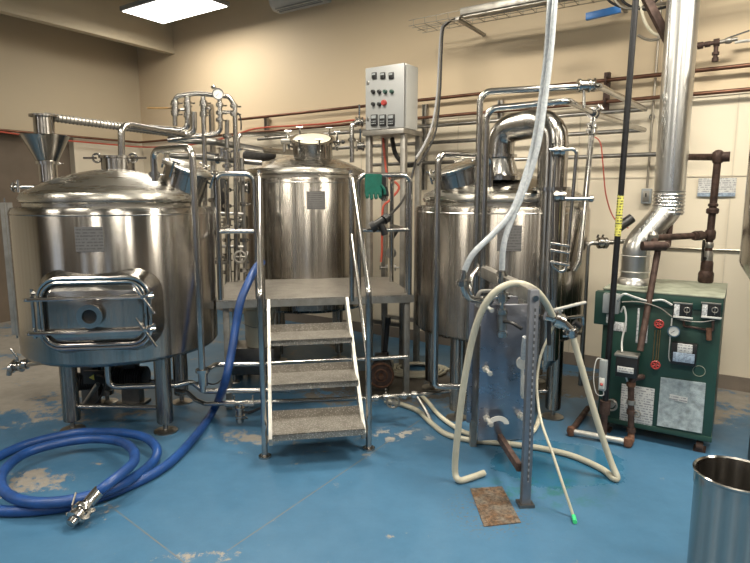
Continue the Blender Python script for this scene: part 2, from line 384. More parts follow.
for i, (x, wd) in enumerate(WINS):
    bm = BM()
    for s in (-1, 1): box(bm, RM(x+s*(wd/2-.03), YF+.05, (ZW0+ZW1)/2), (.06, .06, ZW1-ZW0), RA)
    for z in (ZW0+.03, ZW1-.03, (ZW0+ZW1)/2): box(bm, RM(x, YF+.05, z), (wd-.12, .05, .06), RA)
    f = struct('window_%d' % (i+1), bm, M['white'])
bm = BM(); box(bm, RM(.80, YF/2, 3.63+.68), (.09, YF, 1.36), RA); box(bm, RM(.855, YF/2, 3.655), (.02, YF, .05), RA); struct('trim_1', bm, M['soffit'])
bm = BM(); box(bm, RM(RX/2, .006, .06), (RX, .012, .12), RA); struct('baseboard_back', bm, M['base'])
bm = BM()
for z in (1.78,): box(bm, RM(RX/2, .004, z), (RX, .008, .012), RA)
for x in [1.2+1.22*k for k in range(9)]: box(bm, RM(x+.45, .004, 1.27), (.010, .008, 2.3), RA)
struct('trim_2', bm, M['seam'])
bm = BM(); box(bm, RM(RX/2, .006, 2.43), (RX, .012, .02), RA); struct('trim_3', bm, M['seam'])
# ================================================================ fittings (parts)
def clamp(par, p, ax, r, m=None, wing=True, sub=None):
    p = Vector(p); ax = Vector(ax).normalized(); b = BM()
    cyl(b, p-ax*.011, p+ax*.011, r*1.75, 18); cyl(b, p-ax*.018, p+ax*.018, r*1.45, 18)
    if wing:
        s = ax.orthogonal().normalized()
        if abs(s.z) > .8: s = ax.cross(s)
        cyl(b, p+s*r*1.6, p+s*(r*1.6+.022), .006, 8); box(b, p+s*(r*1.6+.028), (.008, .03, .012), (s, ax.cross(s), ax))
    return obj('clamp', b, m or M['pipe'], par)
def bvalve(par, p, ax, r, hd, hl=.11, hm=None):
    """butterfly valve with a lever"""
    p = Vector(p); ax = Vector(ax).normalized(); hd = Vector(hd).normalized(); b = BM()
    cyl(b, p-ax*.03, p+ax*.03, r*1.35, 18)
    for s in (-1, 1): cyl(b, p+ax*(s*.03-.006), p+ax*(s*.03+.006), r*1.9, 18)
    for s in (-1, 0, 1): cyl(b, p+ax*(s*.012)-Vector((0, 0, 0)), p+ax*(s*.012+.004), r*1.6, 18)
    v = obj('valve', b, M['pipe'], par)
    q = hd-ax*hd.dot(ax); q = q.normalized() if q.length > .1 else ax.orthogonal().normalized()
    b = BM(); cyl(b, p+q*r, p+q*(r+.05), .009, 8); tube(b, [p+q*(r+.045), p+q*(r+.055)+hd*.03, p+q*(r+.055)+hd*hl], .010, 8)
    h = obj('valve_handle', b, hm or M['pipe'], par)
    return v
def gauge(par, p, d, r=.035):
    p = Vector(p); d = Vector(d).normalized(); b = BM(); lathe(b, [(0, -.012), (r, -.012), (r*1.08, 0), (r*1.08, .014), (r*.92, .014), (r*.9, .008), (0, .008)], p, 24, d)
    g = obj('gauge_body', b, M['pipe'], par)
    b = BM(); cyl(b, p+d*.008, p+d*.0095, r*.88, 24); obj('gauge_face', b, M['white'], par, label='white gauge dial')
    b = BM(); s = d.orthogonal().normalized(); tube(b, [p+d*.011-s*r*.2, p+d*.011+s*r*.65], .0016, 4); obj('gauge_needle', b, M['black'], par, label='black gauge needle')
def pipe(par, pts, r, fr=.05, m=None, name='pipe_run', seg=12, label=None):
    b = BM(); tube(b, pts, r, seg, fr); return obj(name, b, m or M['pipe'], par, label=label)
# ================================================================ tanks
class TF:
    def __init__(s, c, R):
        s.c = Vector((c[0], c[1], 0)); s.R = R; s.d = -Vector((c[0], c[1], 0)).normalized(); s.r = Vector((-s.d.y, s.d.x, 0)); 
        if s.r.x < 0: s.r = -s.r
    def pt(s, phi, r, z): return s.c+(s.d*math.cos(phi)+s.r*math.sin(phi))*r+Vector((0, 0, z))
    def n(s, phi): return s.d*math.cos(phi)+s.r*math.sin(phi)
def tank_body(t, T, z0, z1, dome, mb=None):
    R = T.R; dl = .06 if T.R > .63 else .025; b = BM()
    lathe(b, [(0, z0-.05), (R*.5, z0-.035), (R-.07, z0-.012), (R-.02, z0), (R, z0+.025), (R, z1-.035), (R-.012, z1-.008), (R-.05, z1), (R-.10, z1)], T.c, 96)
    sh = obj('tank_shell', b, mb or M['tank'], t)
    b = BM(); lathe(b, [(R+.001, z1-.052), (R+.004, z1-.048), (R+.001, z1-.044)], T.c, 96); obj('weld_seam', b, M['pipe'], t)
    Rl = R-dl; b = BM(); pr = [(Rl-.02, z1-.02), (Rl-.02, z1+.022), (Rl, z1+.03), (Rl+.003, z1+.05), (Rl-.012, z1+.085)]
    for k in range(1, 15):
        f = k/14; r = (Rl-.012)*(1-f); pr.append((r, z1+.085+(dome-z1-.085)*(1-(r/(Rl-.012))**1.9)))
    pr.append((0, dome)); lathe(b, pr, T.c, 96); obj('tank_lid', b, M['dome'], t)
def dome_z(T, z1, dome, r): Rl = T.R-(.072 if T.R > .63 else .037); return z1+.085+(dome-z1-.085)*(1-(min(r, Rl)/Rl)**1.9)
def leg(t, x, y, ztop, r=.056):
    b = BM(); cyl(b, (x, y, .075), (x, y, ztop), r, 24); cyl(b, (x, y, .068), (x, y, .075), r*.9, 24); l = obj('leg', b, M['tank2'], t)
    b = BM(); cyl(b, (x, y, .01), (x, y, .10), .016, 12); lathe(b, [(0, 0), (.08, 0), (.08, .008), (.03, .02), (0, .02)], (x, y, 0), 24); obj('foot_pad', b, M['pipe2'], l and t)
def manway(t, c, ax, r, h, knobs=4, tilted=True):
    c = Vector(c); ax = Vector(ax).normalized(); b = BM()
    lathe(b, [(r, -.14), (r, h-.02), (r+.012, h-.015), (r+.012, h)], c, 40, ax); nk = obj('manway_neck', b, M['tank'], t)
    b = BM(); lathe(b, [(r+.012, h), (r+.03, h+.004), (r+.032, h+.014), (r+.022, h+.022), (r*.9, h+.028), (r*.5, h+.045), (0, h+.05)], c, 40, ax); obj('manway_cover', b, M['dome'], t)
    n = ax.orthogonal().normalized(); m = ax.cross(n)
    for k in range(knobs):
        a = 2*PI*k/knobs+.6; q = n*math.cos(a)+m*math.sin(a); b = BM(); p = c+q*(r+.045)
        cyl(b, p+ax*(h-.06), p+ax*(h+.05), .008, 8); cyl(b, p+ax*(h-.03)-q*.04, p+ax*(h-.03), .007, 8)
        s = ax.cross(q); cyl(b, p+ax*(h+.045)-s*.03, p+ax*(h+.045)+s*.03, .007, 8)
        for e in (-1, 1): lathe(b, [(0, -.011), (.009, -.007), (.011, 0), (.009, .007), (0, .011)], p+ax*(h+.045)+s*e*.032, 10, s)
        obj('swing_bolt', b, M['pipe'], t)
    return nk
def nameplate(t, T, ph0, ph1, z0, z1):
    b = BM(); n = 8; A = []
    for k in range(n+1):
        ph = ph0+(ph1-ph0)*k/n; A.append([b.verts.new(T.pt(ph, r, z)) for (r, z) in ((T.R-.002, z0), (T.R+.004, z0), (T.R+.004, z1), (T.R-.002, z1))])
    for p, q in zip(A, A[1:]):
        for k in range(4): b.faces.new((p[k], p[(k+1) % 4], q[(k+1) % 4], q[k]))
    b.faces.new(A[0]); b.faces.new(A[-1][::-1])
    obj('nameplate', b, M['nameplate'], t, label='dull grey etched nameplate')
# ---------------- left tank
TA = TF((-1.82, 4.05), .652)
t = thing('brewing_tank', (-1.82, 4.05, 0), 'wide steel tank at left with a rounded rectangular access door in its front', 'tank')
ZA0, ZA1, ZAD = .56, 1.545, 1.80
tank_body(t, TA, ZA0, ZA1, ZAD)
for (x, y) in ((-2.11, 3.79), (-1.45, 3.76), (-2.12, 4.33), (-1.53, 4.33)): leg(t, x, y, .57)
b = BM(); cyl(b, (-2.11, 3.79, .17), (-1.45, 3.76, .17), .017, 10); obj('brace_bar', b, M['pipe'], t)
b = BM(); cyl(b, (-2.12, 4.33, .17), (-1.53, 4.33, .17), .017, 10); obj('brace_bar', b, M['pipe'], t)
nameplate(t, TA, -.37, -.13, 1.28, 1.43)
# door in the front
def rrect(T, ph0, ph1, z0, z1, rc, r, n=6, m=10):
    """rounded rectangle running over the curved wall"""
    W = (ph1-ph0)*T.R; pts = []
    cs = [(W-rc, z1-rc, 0), (rc, z1-rc, 1), (rc, z0+rc, 2), (W-rc, z0+rc, 3)]
    raw = []
    for (x, z, q) in cs:
        for k in range(n+1): a = (q+k/n)*PI/2; raw.append((x+rc*math.cos(a), z+rc*math.sin(a)))
    out = []
    for i, p in enumerate(raw):
        q = raw[(i+1) % len(raw)]; d = math.dist(p, q); s = max(1, int(d/.05))
        for k in range(s): out.append((p[0]+(q[0]-p[0])*k/s, p[1]+(q[1]-p[1])*k/s))
    return [T.pt(ph0+x/T.R, r, z) for x, z in out]
PHN = -.27; DN = TA.n(PHN); DX = Vector((-DN.y, DN.x, 0)); DC = TA.pt(-.225, TA.R+.0, .913); DC = DC+DN*.035
def DP(x, z, o=0): return DC+DX*x+Vector((0, 0, z))+DN*o
def rr2(w_, h_, rc, n=6, o=0):
    out = []
    for (x, z, q) in ((w_/2-rc, h_/2-rc, 0), (-w_/2+rc, h_/2-rc, 1), (-w_/2+rc, -h_/2+rc, 2), (w_/2-rc, -h_/2+rc, 3)):
        for k in range(n+1): a = (q+k/n)*PI/2; out.append((x+rc*math.cos(a), z+rc*math.sin(a)))
    return out
def onshell(x, z, e=0):
    """push a point of the door plane back onto the round shell"""
    p = DP(x, z); rel = Vector((p.x-TA.c.x, p.y-TA.c.y, 0)); dd = rel.dot(DN); q = rel.length_squared-dd*dd; s = math.sqrt(max((TA.R+e)**2-q, .01)); return p+DN*(s-dd)
DW, DH = .63, .425
b = BM(); A = [b.verts.new(DP(x, z, .0)) for x, z in rr2(DW, DH, .115)]; B2 = [b.verts.new(onshell(x, z, -.004)) for x, z in rr2(DW+.10, DH+.10, .16)]; B3 = [b.verts.new(onshell(x, z, .004)) for x, z in rr2(DW+.09, DH+.09, .155)]; A2 = [b.verts.new(DP(x, z, -.05)) for x, z in rr2(DW-.03, DH-.03, .1)]
k_ = len(A)
for P1, P2 in ((B2, B3), (B3, A), (A, A2)):
    for k in range(k_): b.faces.new((P1[k], P1[(k+1) % k_], P2[(k+1) % k_], P2[k]))
obj('door_surround', b, M['tank'], t)
b = BM(); tube(b, [DP(x, z, .004) for x, z in rr2(DW, DH, .115)], .013, 8, closed=True); obj('door_frame', b, M['pipe'], t)
b = BM(); tube(b, [DP(x, z, .018) for x, z in rr2(DW-.045, DH-.045, .095)], .010, 8, closed=True); obj('door_rim', b, M['pipe'], t)
PXc, PZc = -.01, -.005
b = BM(); o1_ = [b.verts.new(DP(x, z, .0)) for x, z in rr2(DW-.05, DH-.05, .09)]; o2_ = [b.verts.new(DP(x+PXc*.3, z, .020)) for x, z in rr2(DW*.80, DH*.66, .03)]; o3_ = [b.verts.new(DP(x+PXc, z+PZc, .034)) for x, z in rr2(.14, .13, .055)]
for P1, P2 in ((o1_, o2_), (o2_, o3_)):
    for k in range(k_): b.faces.new((P1[k], P1[(k+1) % k_], P2[(k+1) % k_], P2[k]))
b.faces.new(o3_); obj('door_leaf', b, M['tank'], t, ang=8)
pc = DP(PXc, PZc, .030); n0 = DN
b = BM(); lathe(b, [(.044, -.02), (.044, .035), (.062, .04), (.072, .04), (.072, .052), (.042, .052), (.040, -.02)], pc, 32, n0); obj('sight_port', b, M['pipe'], t)
b = BM(); cyl(b, pc+n0*.0, pc+n0*.020, .0415, 24); obj('port_shade', b, M['black'], t, label='black disc for the shade inside the port')  # black disc painted in for the shade of the hole
for i, z in enumerate((.098, -.105)):
    b = BM(); tube(b, [DP(-DW/2-.075, z-.012, -.03), DP(-DW/2-.06, z, .045), DP(-.1, z, .055), DP(DW/2+.0, z, .045), DP(DW/2+.03, z, .03)], .0115, 8, .03); obj('door_bar', b, M['pipe'], t)
    b = BM(); q = DP(DW/2-.01, z+.01, .05); cyl(b, q-DN*.09, q+DN*.05, .010, 10); cyl(b, DP(DW/2-.065, z+.085, .09), DP(DW/2+.045, z-.095, .09), .0085, 8); cyl(b, DP(DW/2-.03, z-.0, .075), DP(DW/2+.04, z+.04, .075), .0085, 8); obj('t_handle', b, M['pipe'], t)
b = BM(); cyl(b, DP(-DW/2-.045, -.15, -.03), DP(-DW/2-.045, .15, -.03), .011, 8)
for z in (.125, -.13): cyl(b, DP(-DW/2-.045, z, -.03), DP(-DW/2+.01, z, -.01), .012, 8)
obj('door_hinge', b, M['pipe'], t)
# necks on the lid
nc = P(118, 160, 4.25); nz0 = dome_z(TA, ZA1, ZAD, .25); b = BM()
lathe(b, [(.115, -.03), (.115, .115), (.13, .12), (.13, .135), (.108, .135), (.106, .03), (0, .03)], (nc.x, nc.y, nz0), 36); obj('lid_neck', b, M['tank'], t)
for s in (-1, 1):
    b = BM(); q = Vector((nc.x+s*.13, nc.y-.05, nz0+.12)); ring(b, q, (0, 1, 0), .03, .008); box(b, q+Vector((s*.05, 0, 0)), (.09, .02, .014)); obj('neck_latch', b, M['pipe'], t)
mc = P(186, 176, 4.02); manway(t, (mc.x-.03, mc.y, 1.665), Vector((.36, -.08, .93)), .15, .14)
# level gauge rail at its left side
gx = P(6, 204, 3.86); gy = Vector((gx.x, gx.y, 0))
b = BM(); beam(b, gy+Vector((0, 0, .66)), gy+Vector((0, 0, 1.57)), .05, .012, up=TA.r); beam(b, gy+Vector((.024, 0, .66)), gy+Vector((.024, 0, 1.57)), .012, .03, up=TA.r); beam(b, gy+Vector((-.024, 0, .66)), gy+Vector((-.024, 0, 1.57)), .012, .03, up=TA.r)
gr = obj('level_gauge_rail', b, M['frame'], t)
b = BM(); cyl(b, gy+Vector((0, -.012, .64)), gy+Vector((0, -.012, 1.6)), .006, 8)
for z in (.76, 1.12, 1.46): cyl(b, gy+Vector((0, 0, z)), gy+Vector((.22, .12, z)), .006, 8)
obj('sight_tube', b, M['pipe'], t)
b = BM(); q = P(14, 187, 4.15); cyl(b, q, q+Vector((.25, .08, 0)), .014, 10); ring(b, q, (1, 0, 0), .028, .009); cyl(b, q+Vector((.03, 0, -.04)), q+Vector((.03, 0, .05)), .012, 8); obj('side_fitting', b, M['pipe'], t)
# drop pipe looping over the lid and down the front right
b = BM(); a = P(155, 184, 3.75); top = P(155, 150, 3.75).z; xr = P(190, 150, 3.62)
bx_ = P(199, 300, 3.55)
tube(b, [(a.x, a.y, dome_z(TA, ZA1, ZAD, .4)-.01), (a.x, a.y, top), (bx_.x, bx_.y, top), (bx_.x, bx_.y, .36)], .021, 12, .06); dp = obj('spray_pipe', b, M['pipe'], t)
clamp(t, (a.x, a.y, 1.75), (0, 0, 1), .021)
# lower outlet under the tank
o1 = G(128, 393, .28)
pipe(t, [(-1.82, 3.75, .55), (-1.82, 3.75, .32), (-1.40, 3.85, .30), (-1.30, 3.9, .31), (-1.22, 3.9, .24), (-.62, 3.98, .22)], .019, .06, name='outlet_pipe')
# ---------------- centre tank
TB = TF((-.69, 5.83), .619)
t = thing('brewing_tank', (-.69, 5.83, 0), 'narrower steel tank standing behind the stair platform with an open round hatch on top', 'tank')
ZB0, ZB1, ZBD = .53, 1.79, 2.03
tank_body(t, TB, ZB0, ZB1, ZBD, M['tank2'])
for k in range(4):
    q = TB.pt(PI/4+k*PI/2, .42, 0); leg(t, q.x, q.y, .55, .04)
nameplate(t, TB, -.0, .27, 1.50, 1.66)
hc = P(313, 158, 5.65); hz = dome_z(TB, ZB1, ZBD, .2)-.02
hax = Vector((.02, -.37, .93)).normalized(); hb = Vector((hc.x, hc.y, hz+.0))
b = BM(); lathe(b, [(.19, -.12), (.19, .15), (.215, .16), (.215, .185), (.185, .185), (.18, .05), (0, .05)], hb, 40, hax); obj('hatch_neck', b, M['tank'], t)
b = BM(); lathe(b, [(.175, .187), (.17, .189), (.10, .191), (0, .192)], hb, 40, hax); obj('hatch_cover', b, M['cream'], t, label='pale hatch cover')
h1 = hax.cross(Vector((1, 0, 0))).normalized(); h2 = h1.cross(hax)
for k, a in enumerate((-2.95, -2.2, -.9, -.2, 1.2, 2.0)):
    rd_ = h2*math.cos(a)+h1*math.sin(-a); q = hb+rd_*.238+hax*.13; b = BM(); cyl(b, q-hax*.07, q+hax*.11, .010, 8); ring(b, q, rd_.cross(hax), .024, .009, 14, 6)
    cyl(b, q+h2*-.03+hax*.11, q+h2*.03+hax*.11, .009, 8); cyl(b, q-hax*.03, hb+rd_*.19+hax*.08, .010, 8); obj('swing_bolt', b, M['pipe'], t)
b = BM(); q = P(334, 142, 5.55); cyl(b, q, P(342, 142, 5.5), .007, 8); lathe(b, [(0, -.02), (.018, -.012), (.018, .012), (0, .02)], P(343, 142, 5.5), 12, (1, 0, 0)); obj('latch_knob', b, M['black'], t, label='black ball knob')
b = BM(); q = P(281, 141, 5.6); cyl(b, q, q+Vector((.14, 0, 0)), .03, 14); cyl(b, q+Vector((.03, 0, -.1)), q+Vector((.03, 0, 0)), .014, 10); obj('motor_cap', b, M['frame'], t)
a = P(352, 160, 5.55); za = dome_z(TB, ZB1, ZBD, .42)
pipe(t, [(a.x, a.y, za-.01), (a.x, a.y, P(352, 124, 5.55).z), P(361, 121, 5.6), P(372, 121, 5.9)], .022, .05, name='vent_pipe'); clamp(t, (a.x, a.y, P(352, 140, 5.55).z), (0, 0, 1), .022)
for (u, v) in ((359, 122), (360, 146)):
    q = P(u, v, 5.6); bvalve(t, q, (1, .2, 0), .026, (0, -.3, 1), .08)
# ---------------- right tank (kettle)
TC = TF((.97, 4.45), .657)
t = kettle = thing('brewing_tank', (.97, 4.45, 0), 'wide steel kettle tank at right with a thick bent steam duct over its lid', 'tank')
ZC0, ZC1, ZCD = .60, 1.545, 1.80
tank_body(t, TC, ZC0, ZC1, ZCD, M['tank2'])
for (x, y) in ((.60, 4.0), (1.31, 4.02), (.48, 4.68), (1.42, 4.85)): leg(t, x, y, .62)
b = BM(); cyl(b, (.60, 4.0, .2), (1.31, 4.02, .2), .015, 10); obj('brace_bar', b, M['pipe'], t)
nameplate(t, TC, -.02, .22, 1.25, 1.42)
mc = P(464, 180, 4.3); manway(t, (mc.x, mc.y, 1.69), Vector((-.30, -.08, .95)), .195, .13, 5)
a = P(490, 185, 4.0); zt = P(438, 154, 3.75).z; lo = P(436, 300, 3.72)
pipe(t, [(a.x, a.y, 1.63), (a.x, a.y, zt), (lo.x, lo.y, zt), (lo.x, lo.y, .40)], .021, .06, name='spray_pipe')
clamp(t, (a.x, a.y, 1.76), (0, 0, 1), .021)
pipe(t, [(lo.x, lo.y, .40), (lo.x, lo.y, .34), (lo.x+.25, lo.y+.0, .33)], .021, .05, name='elbow_pipe')
# steam duct over the lid
su = P(500, 160, 4.15); dz = 1.755; d1 = P(551, 200, 3.87); ztop = 2.11; rd = .098
b = BM(); lathe(b, [(.155, -.03), (.155, 0), (.13, .012), (rd+.03, .03), (rd, .13), (rd+.02, .13), (rd+.02, .15), (rd, .15)], (su.x, su.y, dz), 36); obj('duct_collar', b, M['pipe'], t)
b = BM(); tube(b, [(su.x, su.y, dz+.1), (su.x, su.y, ztop-.03), (d1.x, d1.y, ztop+.0), (d1.x, d1.y, .62)], rd, 28, .135); obj('steam_duct', b, M['tank'], t)
for z in (1.66, .80):
    b = BM(); lathe(b, [(rd, -.012), (rd+.025, -.012), (rd+.025, .012), (rd, .012)], (d1.x, d1.y, z), 32); obj('duct_flange', b, M['pipe'], t)
b = BM(); lathe(b, [(rd, .12), (.10, .08), (.10, -.12), (.03, -.2), (0, -.2)], (d1.x, d1.y, .62), 28); obj('condensate_pot', b, M['tank'], t)
# perforated level gauge at right of the kettle
g = P(584, 190, 4.3)
b = BM(); 
for dx in (-.022, .022): beam(b, (g.x+dx, g.y, .55), (g.x+dx, g.y, 1.62), .006, .04, up=(1, 0, 0))
beam(b, (g.x, g.y+.02, .55), (g.x, g.y+.02, 1.62), .044, .005, up=(0, 1, 0)); cyl(b, (g.x, g.y, .5), (g.x, g.y, 1.66), .008, 8)
for z in (.7, 1.5): cyl(b, (g.x, g.y, z), (g.x-.25, g.y+.03, z), .008, 8)
obj('level_gauge_rail', b, M['frame'], t)
# ---------------- tank at the right edge of the photograph
TD = TF((2.62, 3.25), .45)
t = thing('fermenter', (2.62, 3.25, 0), 'cone-bottomed steel fermenter cut off by the right edge', 'tank')
b = BM(); lathe(b, [(0, .55), (.04, .55), (.06, .60), (.44, 1.19), (.45, 1.22), (.45, 2.45), (.43, 2.52), (.3, 2.62), (0, 2.68)], TD.c, 80); obj('tank_shell', b, M['tank'], t)
b = BM(); q = TD.pt(-.62, .45, 1.4); ring(b, q, TD.n(-.62), .05, .010); obj('side_port', b, M['white'], t)
for k in range(3):
    q = Vector((2.34, 3.32, 0)) if k == 0 else TD.pt(k*2*PI/3-1.0, .36, 0); b = BM(); cyl(b, (q.x, q.y, .07), (q.x, q.y, 1.16), .022, 14); cyl(b, (q.x, q.y, 0), (q.x, q.y, .16), .036, 16); obj('leg', b, M['lint'], t)
# ---------------- open steel bin in the corner
bc = G(738, 474, .5); RB = .155
t = obj('steel_bin', lathe(BM(), [(0, 0), (RB-.012, 0), (RB-.004, .01), (RB-.004, .43), (RB, .44), (RB, .49), (RB+.005, .495), (RB+.006, .502), (RB+.001, .506), (RB-.006, .50), (RB-.008, .48), (RB-.010, .02), (0, .015)], (bc.x, bc.y, 0), 64), M['tank'],
        label='open round steel bin cut off by the bottom right corner', cat='bin')
# ---------------- grain hopper on the left tank
hp = P(47, 160, 4.45)
t = thing('grain_hopper', (hp.x, hp.y, 1.62), 'steel funnel hopper with a straight pipe above it at the upper left', 'hopper')
def hz_(v): return P(47, v, 4.45).z
b = BM(); lathe(b, [(.066, hz_(182)), (.066, hz_(163)), (.072, hz_(162)), (.165, hz_(137)), (.172, hz_(136)), (.165, hz_(135.5)), (.16, hz_(137)), (.06, hz_(162))], (hp.x, hp.y, 0), 40); obj('funnel', b, M['tank'], t)
clamp(t, (hp.x, hp.y, hz_(163)), (0, 0, 1), .046)
b = BM(); lathe(b, [(.072, hz_(150)), (.072, hz_(117)), (.0, hz_(117))], (hp.x, hp.y, 0), 36); obj('inlet_pipe', b, M['tank'], t)
b = BM(); lathe(b, [(0, hz_(117)), (.10, hz_(117)), (.10, hz_(115)), (0, hz_(115))], (hp.x, hp.y, 0), 36); obj('top_flange', b, M['pipe'], t)
b = BM(); e = P(200, 137, 5.3); a = P(44, 116.5, 4.45); cyl(b, a+Vector((0, 0, .0)), e, .028, 14)
nv = 46
for k in range(nv):
    q = a+(e-a)*((k+.5)/nv); ring(b, q, e-a, .029, .005, 14, 5)
obj('auger_conveyor', b, M['frame'], label='long thin ribbed conveyor tube running from the funnel hopper to the pipe manifold', cat='conveyor')
# ---------------- vertical perches behind
t = thing('vent_pipe', (P(122, 150, 4.25).x, 4.25, nz0+.1), 'plain steel pipe hooking out of the left tank lid towards the manifold', 'pipe')
q = P(121, 150, 4.25); q2 = P(121, 124, 4.25)
pipe(t, [(q.x, q.y, nz0+.1), (q2.x, q2.y, q2.z), P(186, 135, 4.75), P(194, 132, 4.75)+Vector((0, 0, 0)), P(194, 112, 4.75)], .024, .07)
# ================================================================ platform with stairs
PA = math.radians(10); EX = Vector((math.cos(PA), math.sin(PA), 0)); EY = Vector((-math.sin(PA), math.cos(PA), 0)); EZ = Vector((0, 0, 1)); PO = Vector((-.43, 4.22, 0)); PAX = (EX, EY, EZ)
ZP = .86
def L(x, y, z): return PO+EX*x+EY*y+EZ*z
XL, XR = -.74, .74
t = platform = thing('work_platform', PO, 'galvanised steel work platform with three tread plate stairs and tubular guard rails', 'platform')
SX0, SX1 = -.352, .205
b = BM(); box(b, L((XL+XR)/2, .52, ZP-.006), (XR-XL, 1.04, .012), PAX); obj('deck', b, M['tread'], t)
b = BM()
for (x0, x1, y) in ((XL, XR, .01), (XL, XR, 1.03)): box(b, L((x0+x1)/2, y, ZP-.035), (x1-x0, .02, .05), PAX)
for x in (XL+.01, XR-.01): box(b, L(x, .52, ZP-.035), (.02, 1.02, .05), PAX)
obj('deck_frame', b, M['frame'], t)
for (x, y) in ((XL+.06, .08), (XR-.04, .06), (XL+.06, .98), (XR-.04, .98)):
    b = BM(); box(b, L(x, y, (ZP-.06)/2), (.045, .045, ZP-.06), PAX, .004); obj('leg', b, M['frame'], t)
def nos(k): return [0, -.98, -.70, -.41][k]          # stair nosing depth in front of the deck
for k in (1, 2, 3):
    z = .215*k; b = BM(); box(b, L((SX0+SX1)/2, nos(k)+.13, z-.012), (SX1-SX0, .26, .02), PAX); box(b, L((SX0+SX1)/2, nos(k)+.004, z-.02), (SX1-SX0, .008, .036), PAX)
    box(b, L((SX0+SX1)/2, nos(k)+.26, z+.022), (SX1-SX0, .006, .06), PAX); obj('step', b, M['tread'], t)
for x in (SX0-.012, SX1+.012):
    b = BM(); A = L(x, -.84, .11); B = L(x, .0, ZP-.03); d = (B-A).normalized(); beam(b, A, B, .022, .085, up=EZ.cross(EX).cross(d)*0+EY*-d.z+EZ*d.dot(EY)); obj('stringer', b, M['chan'], t)
rr = .019
for s, x in ((-1, SX0-.05), (1, SX1+.05)):
    b = BM(); tube(b, [L(x, -.80, 0), L(x, -.80, 1.03), L(x, -.12, 1.74), L(x, .0, 1.77)], rr, 12, .07)
    cyl(b, L(x, -.80, 0), L(x, -.80, .012), .04, 16); obj('stair_handrail', b, M['pipe'], t)
    b = BM(); tube(b, [L(x-s*.0, -.02, ZP-.03), L(x, -.02, 1.80)], rr, 12); obj('rail_post', b, M['pipe'], t)
    b = BM(); tube(b, [L(x, -.78, .55), L(x, -.04, 1.33)], .014, 10); obj('stair_mid_rail', b, M['pipe'], t)
def hoop(x0, x1, y0, y1, z=1.77, mid=1.36):
    b = BM(); tube(b, [L(x0, y0, ZP-.02), L(x0, y0, z), L(x1, y1, z), L(x1, y1, ZP-.02)], rr, 12, .06)
    if mid: cyl(b, L(x0, y0, mid), L(x1, y1, mid), .016, 10)
    obj('guard_rail', b, M['pipe'], t)
hoop(XL+.03, SX0-.09, .02, .02); hoop(XL+.03, XL+.03, .10, .95); hoop(SX1+.11, XR-.03, .02, .02); hoop(XR-.03, XR-.03, .10, .70, 1.77)
# ================================================================ control panel on its stand
PX = WX; PN = -WN          # along the panel face, into the wall
cn = P(405, 100, 5.2); c0 = Vector((cn.x, cn.y, 0)); Wp, Dp = .414, .23
def S(x, y, z): return c0-PX*(Wp-x)+PN*y+EZ*z     # x from the left edge, y depth
SAX = (PX, PN, EZ); ZB = 2.21; ZT = 2.77
t = thing('panel_stand', S(Wp/2, Dp/2, 0), 'tall four-legged square tube stand under the grey control box', 'stand')
for (x, y) in ((.02, .02), (Wp-.02, .02), (.02, Dp+.06), (Wp-.02, Dp+.06)):
    b = BM(); box(b, S(x, y, (ZB-.04)/2), (.05, .05, ZB-.04), SAX, .004); obj('leg', b, M['frame'], t)
b = BM(); box(b, S(Wp/2, Dp/2+.02, ZB-.022), (Wp+.03, Dp+.13, .044), SAX, .004); obj('top_frame', b, M['frame'], t)
b = BM()
for y in (.02, Dp+.06): box(b, S(Wp/2, y, .42), (Wp-.08, .04, .04), SAX)
obj('cross_bar', b, M['frame'], t)
t = thing('control_panel', S(Wp/2, Dp/2, ZB), 'pale grey electrical control box with meters and push buttons on a tall stand', 'control panel')
b = BM(); box(b, S(Wp/2, Dp/2+.012, (ZB+ZT)/2+.004), (Wp, Dp-.02, ZT-ZB-.006), SAX, .006); obj('enclosure', b, M['panels'], t)
b = BM(); box(b, S(Wp/2, -.004, (ZB+ZT)/2+.004), (Wp-.004, .02, ZT-ZB-.012), SAX, .004); obj('door', b, M['panel'], t)
def pp(u, v):   # pixel on the panel face -> (x,z)
    d = ray(u, v); o = Vector((0, 0, H)); n = PN; k = (c0-o).dot(n)/d.dot(n); q = o+d*k; return ((q-S(0, 0, 0)).dot(PX), q.z)
for u in (375.5, 384, 392.5):
    x, z = pp(u, 76); b = BM(); box(b, S(x, -.02, z), (.048, .02, .055), SAX, .003); m_ = obj('meter', b, M['black'], t, label='small black digital meter')
    b = BM(); box(b, S(x, -.0315, z+.01), (.034, .004, .014), SAX); obj('meter_display', b, M['greyb'], m_)
    x, z = pp(u, 120.5); b = BM(); box(b, S(x, -.02, z), (.066, .022, .10), SAX, .003); m_ = obj('drive_keypad', b, M['black'], t, label='black drive keypad')
    b = BM(); box(b, S(x, -.033, z+.028), (.046, .005, .026), SAX)
    for i in range(3):
        for j in range(2): box(b, S(x-.016+.016*i, -.033, z-.01-.02*j), (.009, .005, .009), SAX)
    obj('keypad_buttons', b, M['greyb'], m_)
for (u, v, m_, lb) in ((374.5, 92, 'black', 'black'), (380.5, 92, 'black', 'black'), (386.5, 92, 'green', 'dark green'), (393, 92, 'green', 'dark green'), (374.5, 104.5, 'black', 'black'), (380.5, 104.5, 'black', 'black'), (385.3, 103, 'red', 'red')):
    x, z = pp(u, v); b = BM(); q = S(x, -.014, z); r_ = .021 if m_ == 'red' else .015; lathe(b, [(0, 0), (r_*1.25, 0), (r_*1.25, .008), (r_, .01), (r_, .026), (0, .028)], q, 18, -PN); obj('push_button', b, M[m_], t, label=lb+' push button')
x, z = pp(369, 83); b = BM(); box(b, S(x, -.018, z), (.022, .01, .03), SAX, .002); x, z = pp(369, 119); box(b, S(x, -.018, z), (.022, .01, .03), SAX, .002); obj('door_latch', b, M['pipe2'], t)
